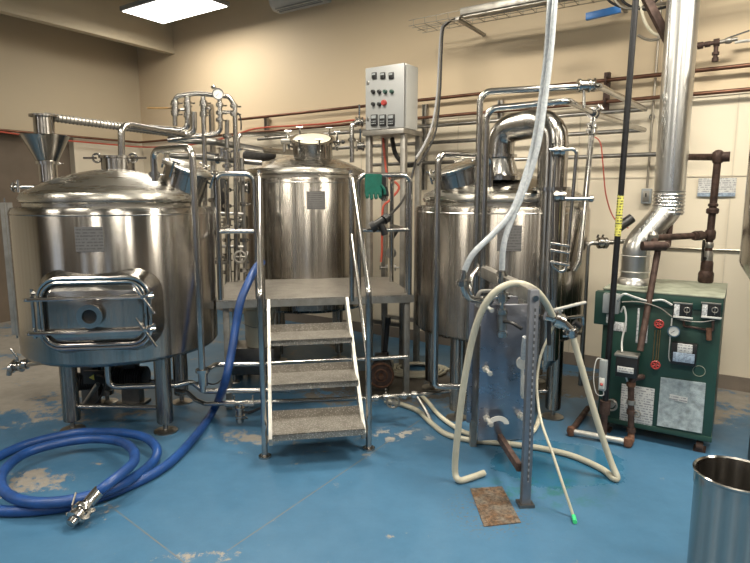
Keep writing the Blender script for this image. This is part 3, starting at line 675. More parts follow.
# ================================================================ boiler
BX = Vector((.84, -.5426, 0)).normalized(); BN = Vector((.5426, .84, 0)).normalized()    # along the face, to the back
BR = Vector((2.106, 3.39, 0)); BW, BD, BZ0, BZ1 = .68, .68, .10, 1.0
def B(x, y, z): return BR-BX*(BW-x)+BN*y+EZ*z
BAX = (BX, BN, EZ)
def bp(u, v, off=0.0):
    d = ray(u, v); o = Vector((0, 0, H)); k = (BR-BN*off-o).dot(BN)/d.dot(BN); q = o+d*k; return ((q-B(0, 0, 0)).dot(BX), q.z)
t = boiler = thing('steam_boiler', B(BW/2, BD/2, 0), 'dark green steam boiler cabinet by the wall with gauges and paper notices', 'boiler')
b = BM(); box(b, B(BW/2, BD/2, (BZ0+.92)/2), (BW, BD, .92-BZ0), BAX, .006); obj('cabinet', b, M['green'], t)
b = BM(); box(b, B(BW/2-.003, BD/2-.006, .957), (BW+.01, BD+.012, .086), BAX, .006); obj('top_hood', b, M['green'], t)
b = BM(); box(b, B(BW/2-.003, BD/2-.006, 1.003), (BW+.014, BD+.016, .006), BAX); obj('top_panel', b, M['greentop'], t, label='dusty pale green top panel')
b = BM(); box(b, B(.015, -.035, .88), (.12, .07, .22), BAX, .004); obj('side_shroud', b, M['green'], t)
b = BM(); box(b, B(BW/2, .03, .10), (BW+.006, .07, .035), BAX, .003); obj('base_rail', b, M['green'], t)
for (x, y) in ((.05, .06), (BW-.06, .06), (.05, BD-.06), (BW-.06, BD-.06)):
    b = BM(); box(b, B(x, y, .05), (.035, .05, .10), BAX, .004); cyl(b, B(x-.02, y-.03, .035), B(x+.02, y-.03, .035), .03, 14); box(b, B(x, y-.0, .006), (.07, .09, .012), BAX); obj('foot', b, M['rust'], t)
def plate(name, u0, v0, u1, v1, th, m, off=0, label=None, par=None, bev=.002):
    x0, z0 = bp(u0, v1, off); x1, z1 = bp(u1, v0, off); 
    zc = (bp((u0+u1)/2, v0, off)[1]+bp((u0+u1)/2, v1, off)[1])/2; zh = abs(bp((u0+u1)/2, v0, off)[1]-bp((u0+u1)/2, v1, off)[1])
    b = BM(); box(b, B((x0+x1)/2, -off-th/2, zc), (abs(x1-x0), th, zh), BAX, min(bev, th*.4)); return obj(name, b, m, par or t, label=label)
plate('junction_box', 604, 293, 621, 312, .06, M['greyb'], .07, 'grey junction box')
plate('warning_label', 606, 314, 611, 323, .002, M['label'], .0705, 'small white label')
plate('warning_label', 608, 322, 627, 331, .002, M['label'], .001, 'row of small white labels')
plate('rating_strip', 635.5, 308, 640, 343, .002, M['label'], .001, 'long narrow white label')
plate('rating_strip', 644, 308, 649.5, 343, .002, M['label'], .001, 'long narrow white label')
plate('maker_plate', 652, 294, 666, 301, .003, M['labelb'], .001, 'grey metal plate')
plate('notice_sheet', 619, 386, 655, 426, .002, M['paper'], .001, 'white printed instruction sheets')
# pouch
qs = [bp(u, v, .001) for (u, v) in ((661, 377), (706, 383), (702, 433), (657, 425))]
b = BM(); prism(b, [B(x, -.001, z) for x, z in qs], -BN*.008); po = obj('document_pouch', b, M['pouch'], t, label='crinkled clear plastic document pouch')
qs = [bp(u, v, .01) for (u, v) in ((670, 394), (688, 398), (687, 403), (669, 399))]; b = BM(); prism(b, [B(x, -.01, z) for x, z in qs], -BN*.002); obj('pouch_label', b, M['paper'], po)
# pressure controls
for (u0, u1) in ((673, 693), (701, 721.5)):
    c_ = plate('pressure_control', u0, 303, u1, 318, .05, M['black'], .001, 'black pressure control with a grey scale')
    plate('control_scale', u0+.5, 304, u0+7, 316, .003, M['label'], .052, par=c_); plate('control_rim', u0, 316.5, u1, 318.5, .006, M['white'], .052, par=c_); plate('control_rim', u0, 302.5, u1, 304, .006, M['frame'], .052, par=c_)
    x, z = bp(u0+14, 310, .052); b = BM(); ring(b, B(x, -.055, z), BN, .016, .003, 16, 6); cyl(b, B(x, -.05, z-.03), B(x, -.055, z+.02), .003, 6); obj('control_linkage', b, M['frame'], c_)
def BQ(u, v, off): x, z = bp(u, v, off); return B(x, -off, z)
# gauge and the copper-coloured fittings line
gauge(t, BQ(674, 331, .06), -BN, .033)
pipe(t, [BQ(674, 331, .05), BQ(674, 331, .0)], .012, None, M['rust'], 'gauge_stem')
pipe(t, [BQ(684, 318, .03), BQ(684, 326, .03), BQ(713, 331, .03), BQ(713, 318, .03)], .008, .01, M['rust'], 'sensing_pipe')
pipe(t, [BQ(709, 328, .03), BQ(709, 340, .03)], .016, None, M['rusto'], 'drip_trap')
c_ = plate('ignition_box', 671, 342, 698, 363, .06, M['black'], .001, 'black control box with blue and white labels')
plate('box_label', 677, 344, 693, 353, .002, M['paper'], .062, par=c_); plate('box_label', 672.5, 353, 695, 362.5, .002, M['labelb'], .062, par=c_)
b = BM(); x, z = bp(699, 371, .0); ring(b, B(x, -.001, z), BN, .034, .002, 24, 6); obj('knockout_ring', b, M['greentop'], t)
# sight glass with red hand wheels
for k, (u, v) in enumerate(((659, 324), (655.5, 365))):
    q = BQ(u, v, .07); b = BM(); ring(b, q, BN, .024, .006, 16, 6)
    for a in range(5): d_ = BX*math.cos(a*PI*.4)+EZ*math.sin(a*PI*.4); cyl(b, q, q+d_*.028, .006, 6)
    obj('hand_wheel', b, M['red'], t, label='red hand wheel')
    b = BM(); cyl(b, q, q+BN*.07, .008, 8); obj('valve_stem', b, M['brass'], t)
for du in (-1.8, 1.2, 3.4): b = BM(); cyl(b, BQ(657+du, 330, .05), BQ(654.5+du, 360, .05), .003, 6); obj('sight_glass_rod', b, M['brass'], t, label='thin brass rod')
# low water cut-off and its rusty piping
c_ = plate('water_cutoff', 617.5, 353, 640, 374, .09, M['black'], .10, 'black box of the low-water cut-off'); plate('box_label', 617, 367, 634, 373, .002, M['paper'], .191, par=c_); plate('box_lid', 617, 351.5, 640.5, 354, .098, M['frame'], .096, par=c_)
pipe(t, [BQ(642, 377, .0), BQ(642, 377, .07), BQ(633, 378, .10), BQ(631, 386, .10), BQ(631, 436, .10)], .020, .05, M['rust'], 'feed_pipe')
for v, m_ in ((384, 'rusto'), (402, 'frame'), (412, 'rust'), (430, 'rust')):
    b = BM(); q = BQ(631, v, .10); cyl(b, q-EZ*.014, q+EZ*.014, .028, 12); obj('pipe_coupling', b, M[m_], t)
b = BM(); q = BQ(637, 414, .11); ring(b, q, BN, .02, .005, 14, 6); cyl(b, BQ(632, 414, .1), q, .008, 8); obj('drain_valve', b, M['frame'], t)
pipe(t, [G(628, 442, .035), G(631, 441, .035)+EZ*.001, BQ(631, 434, .10)], .022, .02, M['rusto'], 'floor_elbow')
fe = G(628, 442, .035); fe2 = G(571, 431, .035); fe3 = G(588, 408, .04)
pipe(t, [fe, fe2], .019, None, M['chan'], 'floor_pipe', label='pale floor pipe'); pipe(t, [fe2, fe3], .02, None, M['rust'], 'floor_pipe')
b = BM(); lathe(b, [(0, -.032), (.022, -.028), (.03, 0), (.022, .028), (0, .032)], fe2, 14); obj('floor_elbow', b, M['rusto'], t)
b = BM(); lathe(b, [(0, -.032), (.024, -.028), (.032, 0), (.024, .028), (0, .032)], fe, 14); obj('floor_elbow', b, M['rusto'], t)
# cables over the front
def wire(par, pts, r, m, name='cable', label=None, sm=6):
    b = BM(); tube(b, pts, r, 6, smooth=sm); return obj(name, b, m, par, label=label)
wire(t, [BQ(618, 300, .13), BQ(624, 294, .16), BQ(634, 297, .12), BQ(648, 301, .06), BQ(662, 300, .04), BQ(672, 305, .03)], .007, M['white'], label='white cable')
wire(t, [BQ(622, 302, .13), BQ(640, 302, .1), BQ(660, 308, .06), BQ(675, 318, .04), BQ(700, 322, .05), BQ(722, 318, .04)], .004, M['frame'])
wire(t, [BQ(621, 312, .10), BQ(624, 307, .12), BQ(626, 320, .12), BQ(622, 340, .12), BQ(622, 352, .15)], .006, M['white'], label='white cable')
wire(t, [BQ(672, 318, .04), BQ(670, 340, .04), BQ(669, 358, .03), BQ(672, 362, .02)], .004, M['white'], label='white wire')
wire(t, [BQ(625, 374, .14), BQ(627, 380, .12), BQ(629, 386, .04)], .006, M['white'], label='white cable')
# back riser with the ball valve, on the top panel
RT = P(705, 285, 4.0); RT.z = 1.0
t = thing('steam_riser', RT, 'rusty vertical pipe with a valve rising from the boiler top to a high elbow', 'pipe')
xr, yr = RT.x, RT.y; zc_ = P(722, 157, yr).z
e1 = Vector((P(718, 157, yr).x, yr, zc_))
pipe(t, [RT, Vector((e1.x, yr, zc_)), ], .024, None, M['rust'], 'riser_pipe')
def on_r(v): f = (1.6-1.0); z = P(710, v, yr).z; k = (z-1.0)/(zc_-1.0); return Vector((xr+(e1.x-xr)*k, yr, z))
for (v, r_, h_, m_) in ((277, .05, .045, 'rust'), (268, .04, .06, 'rust'), (258, .034, .05, 'frame'), (245, .03, .02, 'frame'), (235, .036, .035, 'rust'), (211, .04, .02, 'rust'), (205, .032, .012, 'rust')):
    b = BM(); q = on_r(v); lathe(b, [(0, -h_), (r_*.8, -h_), (r_, -h_*.6), (r_, h_*.6), (r_*.8, h_), (0, h_)], q, 16); obj('pipe_coupling', b, M[m_], t)
b = BM(); q = on_r(258); cyl(b, q, q-Vector((.05, .03, 0)), .012, 8); beam(b, q+Vector((-.055, -.03, -.02)), q+Vector((-.055, -.03, .13)), .02, .008, up=(1, 0, 0)); obj('valve_lever', b, M['black'], t, label='black lever')
b = BM(); lathe(b, [(0, -.05), (.03, -.04), (.042, 0), (.036, .03), (.02, .045), (0, .05)], e1, 18); cyl(b, e1, e1+WX*.07, .034, 14); obj('pipe_elbow', b, M['rust'], t)
el = e1-WX*.26+Vector((0, -.0, 0))
lp = P(560, 158.8, 5.0)
pipe(t, [e1-WX*.02, PW(684, 157, .55)], .024, None, M['rust'], 'cross_pipe')
# ---------------- lower rusty pipe set
q1 = on_r(235); a1 = P(653, 238, 3.75); a2 = P(651, 262, 3.55)
t = thing('boiler_piping', (a1.x, a1.y, .8), 'rusty pipe dropping in front of the green boiler to a black box', 'pipe')
dn = BQ(640, 351, .16)
pipe(t, [q1-Vector((.03, 0, 0)), a1], .022, .03, M['rust'], 'cross_pipe')
b = BM(); q = q1+(a1-q1)*.22; cyl(b, q-(a1-q1).normalized()*.03, q+(a1-q1).normalized()*.03, .034, 14); cyl(b, q-(a1-q1).normalized()*.05, q+(a1-q1).normalized()*.05, .028, 14); obj('pipe_union', b, M['rust'], t)
b = BM(); lathe(b, [(0, -.03), (.03, -.025), (.034, .02), (.02, .04), (0, .045)], a1, 16); obj('pipe_elbow', b, M['frame'], t)
pipe(t, [a1, Vector((dn.x*.0+a1.x-.01, a1.y-.1, a1.z-.06)), dn], .02, .04, M['rust'], 'drop_pipe')
b = BM(); q = P(650, 246, 3.62); cyl(b, q-Vector((.05, 0, 0)), q+Vector((.10, 0, 0)), .03, 14); obj('pipe_tee', b, M['rust'], t)
pipe(t, [q+Vector((.1, 0, 0)), P(668, 245, 3.95), P(670, 225, 3.95), P(670, 200, 4.1)], .02, .03, M['rust'], 'branch_pipe')
# ---------------- flue
t = thing('flue_duct', P(634, 281, 3.95), 'bright aluminium flue pipe rising from the boiler with a foil elbow', 'flue')
fb = P(634, 281, 3.95); fb.z = 1.005; f1 = P(633, 246, 3.95); f2 = P(668, 214, 4.0); rf = .093
f3 = Vector((f2.x+.02, 4.0, 4.95)); f2t = P(669, 196, 4.0)
b = BM(); tube(b, [fb, (fb.x, fb.y, f1.z), (f2.x, f2.y, f2.z+.03), f2t], rf*.97, 28, .12); obj('flue_elbow', b, M['alu'], t)
b = BM(); lathe(b, [(rf, 0), (rf*1.25, .0), (rf*1.2, .03), (rf, .05)], fb, 28); obj('flue_collar', b, M['alu'], t)
b = BM(); pts = [(rf*1.0, 0)]
for k in range(14): pts += [(rf*1.13 if k % 2 else rf*1.03, .012*k+.006)]
lathe(b, pts, f2t-Vector((0, 0, .13)), 28); obj('foil_sleeve', b, M['foil'], t, label='crumpled foil sleeve')
b = BM(); tube(b, [f2t, Vector((f2t.x+.0, 4.0, 4.96))], rf*1.07, 28); obj('flue_pipe', b, M['alu'], t)
for z, tx in ((fb.z+.09, 0), (fb.z+.2, 0)):
    b = BM(); ring(b, Vector((fb.x, fb.y, z)), (tx, 0, 1), rf+.001, .004, 28, 6); obj('seam_band', b, M['chan'], t)
# ---------------- tall black gas pipe
GY = 3.60; gb = P(605, 405, GY); gt = P(636, 8, GY)
t = thing('gas_pipe', (gb.x, gb.y, gb.z), 'tall black vertical pipe with a yellow sticker in front of the boiler', 'pipe')
ex_ = Vector((gt.x+.03, GY, 4.97)); b = BM(); tube(b, [gb, P(608, 360, GY), ex_-Vector((.0, 0, 0))], .0185, 12); obj('pipe_run', b, M['iron'], t)
dirg = (ex_-P(608, 360, GY)).normalized()
q = P(621, 195, GY); q_ = P(618.5, 236, GY); kx = lambda z: P(608, 360, GY)+dirg*((z-P(608, 360, GY).z)/dirg.z)
b = BM(); tube(b, [kx(q_.z), kx(q.z)], .0196, 12); obj('pipe_sticker', b, M['yellab'], t, label='yellow sticker with black print')
g0 = Vector((gb.x, gb.y, .1)); b = BM(); tube(b, [gb, (gb.x-.0, gb.y, .0)], .022, 12); obj('drip_leg', b, M['rust'], t)
b = BM(); cyl(b, gb-EZ*.06, gb+EZ*.03, .034, 14); cyl(b, gb-EZ*.01, gb-EZ*.01+BN*.12+BX*.03, .024, 12); obj('pipe_tee', b, M['rust'], t)
b = BM(); q = P(611, 405, 3.6); ring(b, q, BN, .035, .007, 18, 6); cyl(b, q, q+BN*.06, .02, 12); obj('gas_valve', b, M['frame'], t)
q = P(603, 375, 3.5)
t = thing('flow_switch', q-EZ*.1, 'narrow grey gas switch with a red button beside the black pipe', 'switch')
b = BM(); box(b, q, (.045, .04, .20), BAX, .006); obj('switch_body', b, M['greyb'], t)
b = BM(); qf = q-BN*.022-EZ*.05; box(b, qf, (.032, .008, .07), BAX, .002); obj('switch_plate', b, M['white'], t)
b = BM(); cyl(b, qf-BN*.004, qf-BN*.012-EZ*.01, .009, 12); obj('red_button', b, M['red'], t, label='red button')
wire(t, [q+EZ*.1, q+EZ*.1-BX*.04-BN*.02, q-EZ*.02-BX*.05-BN*.03, q-EZ*.12-BX*.03-BN*.02, q-EZ*.13+BX*.01, q-EZ*.08], .003, M['white'], label='white wire')
# ================================================================ ceiling lamp fixtures (first one in view, the rest added unseen for more light)
LLAB = ['flat white rectangular LED panel light glowing at the top left', 'added unseen LED panel light over the stair platform', 'added unseen LED panel light over the kettle tank', 'added unseen LED panel light over the cone-bottomed fermenter', 'added unseen LED panel light nearest the left wall behind the viewer side', 'added unseen LED panel light above the viewer', 'added unseen LED panel light near the right wall above the viewer side', 'added unseen LED panel light by the windows at left of the front wall', 'added unseen LED panel light by the windows at the middle of the front wall']
for i, (x, y) in enumerate(LIGHTS):
    t = thing('ceiling_light', RM(x, y, LZ), LLAB[i], 'light')
    b = BM(); box(b, RM(x, y, LZ+.03), (1.22, .61, .055), RA, .005); obj('housing', b, M['panel'], t)
    b = BM(); box(b, RM(x, y, LZ), (1.17, .565, .008), RA); obj('diffuser', b, M['lamp'], t)
    b = BM(); cyl(b, RM(x-.4, y, LZ+.05), RM(x-.4, y, RZ), .004, 6); obj('hanger_rod', b, M['frame'], t)
    b = BM(); cyl(b, RM(x+.4, y, LZ+.05), RM(x+.4, y, RZ), .004, 6); obj('hanger_rod', b, M['frame'], t)
# ================================================================ pipes on the back wall
def wx(u, off, v=150): return (PW(u, v, off)-W0).dot(WX)
def wz(u, v, off): return PW(u, v, off).z
def wpipe(name, label, u0, u1, z, off, r, m, cat='pipe', v=130):
    b = BM(); a = RM(wx(u0, off, v), off, z); e = RM(wx(u1, off, v), off, z); N_ = 14
    pts = [a+(e-a)*(k/N_) for k in range(N_+1)]; tube(b, pts, r, 10); return obj(name, b, m, label=label, cat=cat)
zc1 = wz(680, 72, .12); zc2 = wz(680, 95, .12)
wpipe('copper_pipe', 'upper of two dark copper pipes running along the back wall', 238, 900, zc1, .10, .017, M['copper'], v=90)
b = BM(); x1 = wx(900, .10); tube(b, [RM(.06, 3.2, zc2), RM(.06, .10, zc2), RM(x1, .10, zc2)], .017, 10, .03); obj('copper_pipe', b, M['copper'], label='lower of two dark copper pipes running round the corner of the walls', cat='pipe')
STL = [('steel wall pipe just under the lower copper pipe, joined to the tall outer hoop', 258, 645, 2.34, .13), ('middle steel wall pipe, joined to the lower overhead hoop by the black pipe', 300, 645, 2.17, .13), ('lowest steel wall pipe, running behind the flue towards the rusty elbow', 372, 690, 1.965, .13)]
for (lb, u0, u1, z, off) in STL: wpipe('steel_pipe', lb, u0, u1, z, off, .019, M['pipe2'], v=140)
# upright struts that hold them
for (u, v0, v1, lb) in ((211, 104, 165, 'short upright strut among the manifold pipes at left'), (266, 116, 140, 'short upright strut holding copper pipes above the middle tank'), (424, 104, 190, 'upright strut just right of the grey control box'), (499, 100, 190, 'upright strut hidden partly by the kettle steam duct')):
    q = PW(u, (v0+v1)/2, .06); z1 = wz(u, v0, .06); z0 = wz(u, v1, .06); b = BM(); x = (q-W0).dot(WX)
    for (dx, dy, sx_, sy_) in ((0, -.02, .05, .006), (-.022, 0, .006, .045), (.022, 0, .006, .045)): box(b, RM(x+dx, .045+dy*-1*.0+dy, (z0+z1)/2), (sx_, sy_, z1-z0), RA)
    obj('strut', b, M['frame'], label=lb, cat='strut')
b = BM(); q = PW(606, 90, .10); x = (q-W0).dot(WX); box(b, RM(x, .07, (zc1+zc2)/2), (.05, .05, zc1-zc2+.14), RA, .004)
for z in (zc1, zc2): ring(b, RM(x, .10, z), WX, .028, .010, 16, 6)
obj('pipe_bracket', b, M['rust'], label='rusty bracket clamping both copper pipes to the wall beside the overhead hoops', cat='bracket')
# orange red hose lying along the lower copper pipe
pts = [RM(.10, 3.0, zc2-.01), RM(.10, 2.2, zc2-.02), RM(.10, 1.4, zc2-.06), RM(.11, .6, zc2-.07), RM(.25, .13, zc2-.08), RM(1.2, .14, zc2-.10)]
pts += [RM(wx(u, .16), .16, zc2+dz_) for u, dz_ in ((225, -.05), (255, .035), (290, .03), (325, .02), (355, .03), (385, .02))]
b = BM(); tube(b, pts, .011, 8, smooth=6); obj('orange_hose', b, M['redcable'], label='thin orange-red hose lying along the lower copper pipe', cat='hose')
b = BM(); tube(b, [PW(590, 135, .17), PW(600, 142, .17), PW(603, 165, .17), PW(606, 195, .17), PW(614, 218, .17), PW(628, 228, .3)], .006, 6, smooth=6); obj('red_cable', b, M['redcable'], label='thin red cable hanging on the wall left of the black vertical pipe', cat='cable')
# conduit, switch box, notice, low trim conduit
q0 = PW(662, 30, .04); q1 = PW(647, 188, .04); xq = (q1-W0).dot(WX)
t = thing('wall_switch', RM(xq, .0, q1.z-.1), 'small grey wall switch box at the foot of a vertical conduit', 'switch')
b = BM(); cyl(b, RM(xq, .03, q1.z), RM(xq+.02, .03, 4.5), .011, 10); obj('conduit', b, M['tray'], t)
b = BM(); box(b, RM(xq, .032, q1.z-.07), (.08, .06, .13), RA, .005); sb = obj('switch_body', b, M['greyb'], t)
b = BM(); box(b, RM(xq, .066, q1.z-.07), (.05, .006, .09), RA, .002); obj('cover_plate', b, M['frame'], t); b = BM(); box(b, RM(xq, .074, q1.z-.06), (.01, .014, .03), RA); obj('toggle', b, M['black'], t)
b = BM(); ring(b, RM(xq, .03, q1.z+.6), WN, .02, .006, 12, 6); obj('conduit_strap', b, M['frame'], t)
n0_, n1_ = PW(698, 178, .01), PW(736, 196, .01); xa, xb = wx(698, .01, 187), wx(736, .01, 187); zt_, zb_ = wz(717, 178, .01), wz(717, 196, .01)
t = thing('wall_notice', RM((xa+xb)/2, .0, zb_), 'printed notice in a plastic sleeve with blue lower edge on the wall', 'notice')
b = BM(); box(b, RM((xa+xb)/2, .012, (zt_+zb_)/2), (xb-xa, .008, zt_-zb_), RA); obj('sheet', b, M['paper'], t)
b = BM(); box(b, RM((xa+xb)/2, .018, zb_+.012), (xb-xa, .012, .03), RA); obj('blue_edge', b, M['labelb'], t, label='blue lower edge')
x0, x1 = wx(640, .03, 248), wx(800, .03, 248); z_ = wz(700, 249, .03); b = BM(); cyl(b, RM(x0, .02, z_), RM(x1, .02, z_), .009, 8); obj('wall_conduit', b, M['tray'], label='thin low conduit running level behind the boiler', cat='conduit')
# brass valve set high on the wall
va = PW(698, 46, .22); vb = PW(748, 37, .22)
t = thing('wall_valve', va, 'tarnished pipe tee and valve high on the wall right of the flue', 'valve')
dv = (vb-va); pipe(t, [PW(690, 46, .22)-dv*.2, va+dv*.45], .016, None, M['rust'], 'pipe_run')
for k, r_ in ((.05, .026), (.2, .022), (.38, .03)): b = BM(); q = va+dv*k; cyl(b, q-dv.normalized()*.02, q+dv.normalized()*.02, r_, 12); obj('pipe_coupling', b, M['rust'], t)
b = BM(); q = va+dv*.38; cyl(b, q, q-EZ*.13, .016, 10); cyl(b, q-EZ*.07, q-EZ*.09, .026, 12); cyl(b, q-EZ*.11, q-EZ*.14, .024, 12); obj('drop_leg', b, M['rust'], t)
b = BM(); q = va+dv*.62; cyl(b, va+dv*.42, va+dv*.8, .015, 10); lathe(b, [(0, -.03), (.022, -.02), (.026, 0), (.022, .02), (0, .03)], q, 14, dv); obj('ball_valve', b, M['frame'], t)
b = BM(); beam(b, q+EZ*.02, va+dv*1.02+EZ*.045, .02, .008); obj('valve_lever', b, M['black'], t, label='black lever')
wpipe('white_pipe', 'thin pale pipe leaving the right edge beside the high wall valve', 735, 900, wz(745, 41, .1), .1, .012, M['white'], v=40)
# ================================================================ top of the picture
tx0, tz = wx(415, .5, 27), wz(415, 27, .5)-.02; tx1 = tx0+3.6
t = thing('cable_tray', RM(tx0, .5, tz), 'wire mesh cable tray running along high on the back wall', 'cable tray')
for (y, z) in ((.35, .05), (.35, 0), (.45, 0), (.55, 0), (.62, 0), (.62, .05)):
    b = BM(); cyl(b, RM(tx0, y, tz+z), RM(tx1, y, tz+z), .0035, 6); obj('long_wire', b, M['tray'], t)
for k in range(30):
    x = tx0+.05+k*.12; b = BM(); tube(b, [RM(x, .35, tz+.055), RM(x, .35, tz-.003), RM(x, .62, tz-.003), RM(x, .62, tz+.055)], .003, 5); obj('cross_wire', b, M['tray'], t)
for k in range(3):
    x = tx0+.5+k*1.3; b = BM(); box(b, RM(x, .31, tz-.015), (.035, .62, .02), RA); obj('tray_bracket', b, M['frame'], t)
b = BM()
for (r_, dy, dz_) in ((.016, 0, .02), (.014, .03, .025), (.012, -.03, .02), (.012, .055, .02)):
    pass
def along(u, off, dz_=0): x = wx(u, off, 15); return RM(x, off, tz+dz_)
def cablerun(pts, r, m, label): b = BM(); tube(b, pts, r, 8, smooth=7); return obj('power_cable', b, m, label=label, cat='cable')
cv = lambda u, v, o: PW(u, v, o)
cablerun([along(640, .45, .02), along(560, .46, .03), along(500, .45, .03), along(460, .47, .035), cv(445, 24, .50), cv(441, 32, .55), cv(439, 60, .6), cv(437, 95, .7), cv(432, 125, .9), cv(424, 145, 1.1), cv(416, 158, 1.3)], .010, M['purple'], 'thick grey cable dropping from the mesh tray, leftmost of the dropping cables')
cablerun([along(640, .5, .02), along(560, .50, .03), along(500, .5, .03), along(460, .5, .03), cv(447, 24, .52), cv(443, 32, .57), cv(441.5, 60, .62), cv(440, 95, .72), cv(436, 130, .9), cv(427, 152, 1.1), cv(418, 165, 1.3)], .009, M['rubber'], 'black cable dropping from the mesh tray, rightmost of the dropping cables')
cablerun([along(640, .4, .02), along(560, .43, .03), along(500, .42, .03), along(462, .44, .035), cv(446, 24, .45), cv(442, 34, .5), cv(440, 62, .52), cv(438.5, 95, .6), cv(434, 128, .8), cv(425, 148, 1.0), cv(417, 162, 1.2)], .009, M['tray'], 'thinner pale cable between the grey and black cables dropping from the tray')
b = BM(); xa_ = wx(462, .65, 14); box(b, RM(xa_+.75, .65, wz(462, 13, .65)), (1.5, .09, .06), RA, .004); box(b, RM(xa_+.75, .65, wz(462, 13, .65)-.035), (1.46, .05, .015), RA); obj('cable_channel', b, M['frame'], label='grey metal channel lying over the mesh tray', cat='channel')
# air conditioner
ax0, ax1 = wx(275, .1, 5), wx(326, .1, 5); az = wz(298, 12, .2)+.10
t = thing('air_conditioner', RM((ax0+ax1)/2, 0, az), 'white wall air conditioner cut off by the top edge', 'air conditioner')
b = BM(); prof = [(0, .0), (.13, .0), (.19, .05), (.215, .12), (.21, .26), (.17, .30), (0, .30)]; prism(b, [RM(ax0, y, az+z) for y, z in prof], WX*(ax1-ax0)); obj('body', b, M['white'], t, ang=50)
for k in range(3):
    b = BM(); y = .06+.035*k; box(b, RM((ax0+ax1)/2, y+.03, az-.004+k*.006), (ax1-ax0-.12, .012, .014), RA); obj('vane', b, M['greyb'], t)
# blue bar, strut, loops of cable by the flue
q0, q1 = PW(586, 17, .6), PW(621, 9, .6); b = BM(); beam(b, q0, q1, .03, .055, bev=.003); obj('blue_strut', b, M['bluebar'], label='short blue painted strut hanging high on the wall', cat='strut')
q0, q1 = PW(640, -14, 1.0), PW(671, 46, .9)
b = BM(); beam(b, q0+(q0-q1)*.6, q1, .05, .05); obj('dark_strut', b, M['rust'], label='dark diagonal strut high up just left of the flue', cat='strut')
for pts, r, m, lb in (([(640, -30), (640, 0), (645, 22), (655, 34), (668, 33), (682, 18), (688, 0), (690, -30)], .011, 'cream', 'pale cable hanging in a wide loop left of the flue top'), ([(650, -30), (652, 0), (658, 20), (668, 30), (678, 34)], .016, 'tray', 'thick grey conduit curving down behind the flue top'), ([(638, 35), (645, 39), (653, 40), (662, 36), (680, 10), (684, -30)], .010, 'tray', 'dull thin cable looping beneath the pale one'),
        ([(600, -30), (606, -4), (616, 5), (632, 8), (655, 2), (668, -20)], .009, 'iron', 'black cable crossing behind the black pipe top'), ([(606, -30), (612, -6), (622, 7), (640, 8), (660, 4), (690, 2)], .011, 'tray', 'pale cable crossing behind the black pipe top'), ([(612, -30), (620, -4), (630, 6), (650, 10), (670, 6), (700, 0)], .010, 'iron', 'lowest black cable running from the black pipe towards the flue')):
    b = BM(); tube(b, [PW(u, v, .75) for u, v in pts], r, 8, smooth=7); obj('hanging_cable', b, M[m], label=lb, cat='cable')
# ================================================================ overhead hoops in front of the kettle
def P_(u, v, Y): return P(u, v, Y)
ya = 3.80; 
t = thing('overhead_pipe', Vector((P(476, 250, ya).x, ya, .2)), 'tall outer pipe hoop left of the white hoses, turning back to the wall', 'pipe')
xa_ = P(475, 300, ya).x; zt_ = P(482, 92, ya).z
pe = Vector(PW(645, 110, .13)); c1 = P(598, 83, 3.75)
pipe(t, [(xa_, ya, .12), (xa_, ya, zt_), (c1.x, c1.y, zt_+.03), (pe.x, pe.y, 2.34)], .021, .07)
for k in (0,):
    q = Vector((c1.x-.03, c1.y, zt_+.03)); clamp(t, q, WX, .021); bvalve(t, q-Vector((.06, 0, 0)), (1, 0, 0), .022, (0, -.2, -1), .07)
yb = 3.72
t = thing('overhead_pipe', Vector((P(484, 250, yb).x, yb, .2)), 'lower inner pipe hoop over the kettle duct, turning back to the wall', 'pipe')
xb_ = P(481.5, 300, yb).x; zt2 = P(490, 109, yb).z; c2_ = P(568, 101, 3.62); c3_ = P(595, 114, 4.1); pe2 = Vector(PW(644, 132, .13))
pipe(t, [(xb_, yb, .95), (xb_, yb, zt2), (c2_.x, c2_.y, c2_.z), c3_, (pe2.x, pe2.y, 2.17)], .021, .07)
clamp(t, c3_, (pe2-c3_), .021); clamp(t, c3_+(c2_-c3_)*.12, (pe2-c3_), .021)
low = P(579, 262, 3.9); dtop = c3_+Vector((-.01, -.0, -.03))
pipe(t, [dtop, low, low+Vector((-.03, 0, -.06))], .02, .03, name='drop_pipe'); clamp(t, dtop+(low-dtop)*.10, (low-dtop), .02); clamp(t, dtop+(low-dtop)*.06, (low-dtop), .02)
pipe(t, [(P(588, 244, 4.15).x, 4.15, .2), (P(588, 244, 4.15).x, 4.15, P(588, 243, 4.15).z), P(597, 243, 4.15), P(632, 241, 4.15)], .017, .03, M['pipe2'], 'side_pipe')
for u in (600, 605): clamp(t, P(u, 243, 4.15), (1, 0, 0), .024)
b = BM(); cyl(b, P(618, 228, 4.1), P(632, 218, 4.1), .035, 12); obj('dark_actuator', b, M['black'], t, label='black valve actuator')
t = thing('valve_cluster', P(560, 260, 3.7), 'loop of thin pipes and clamps hanging right of the kettle duct', 'valve')
pipe(t, [P(549, 150, 3.72), P(577, 149, 3.72), P(567, 262, 3.72), P(564, 274, 3.72), P(552, 266, 3.72), P(551, 245, 3.72)], .012, .03)
pipe(t, [P(556, 151, 3.76), P(553, 200, 3.76), P(552, 300, 3.76)], .011, None)
for (u, v) in ((555, 151), (561, 151), (556, 196), (562, 196)): clamp(t, P(u, v, 3.74), (1, 0, .1), .02)
for (v) in (243, 250, 262): pipe(t, [P(550, v, 3.68), P(569, v+3, 3.68)], .009, None, name='cross_pipe')
b = BM(); cyl(b, P(565, 199, 3.7), P(591, 199, 3.7), .012, 10); lathe(b, [(0, 0), (.02, .0), (.022, .02), (.014, .03), (0, .03)], P(589, 199, 3.7), 12, (1, 0, 0)); obj('sample_tap', b, M['pipe'], t)
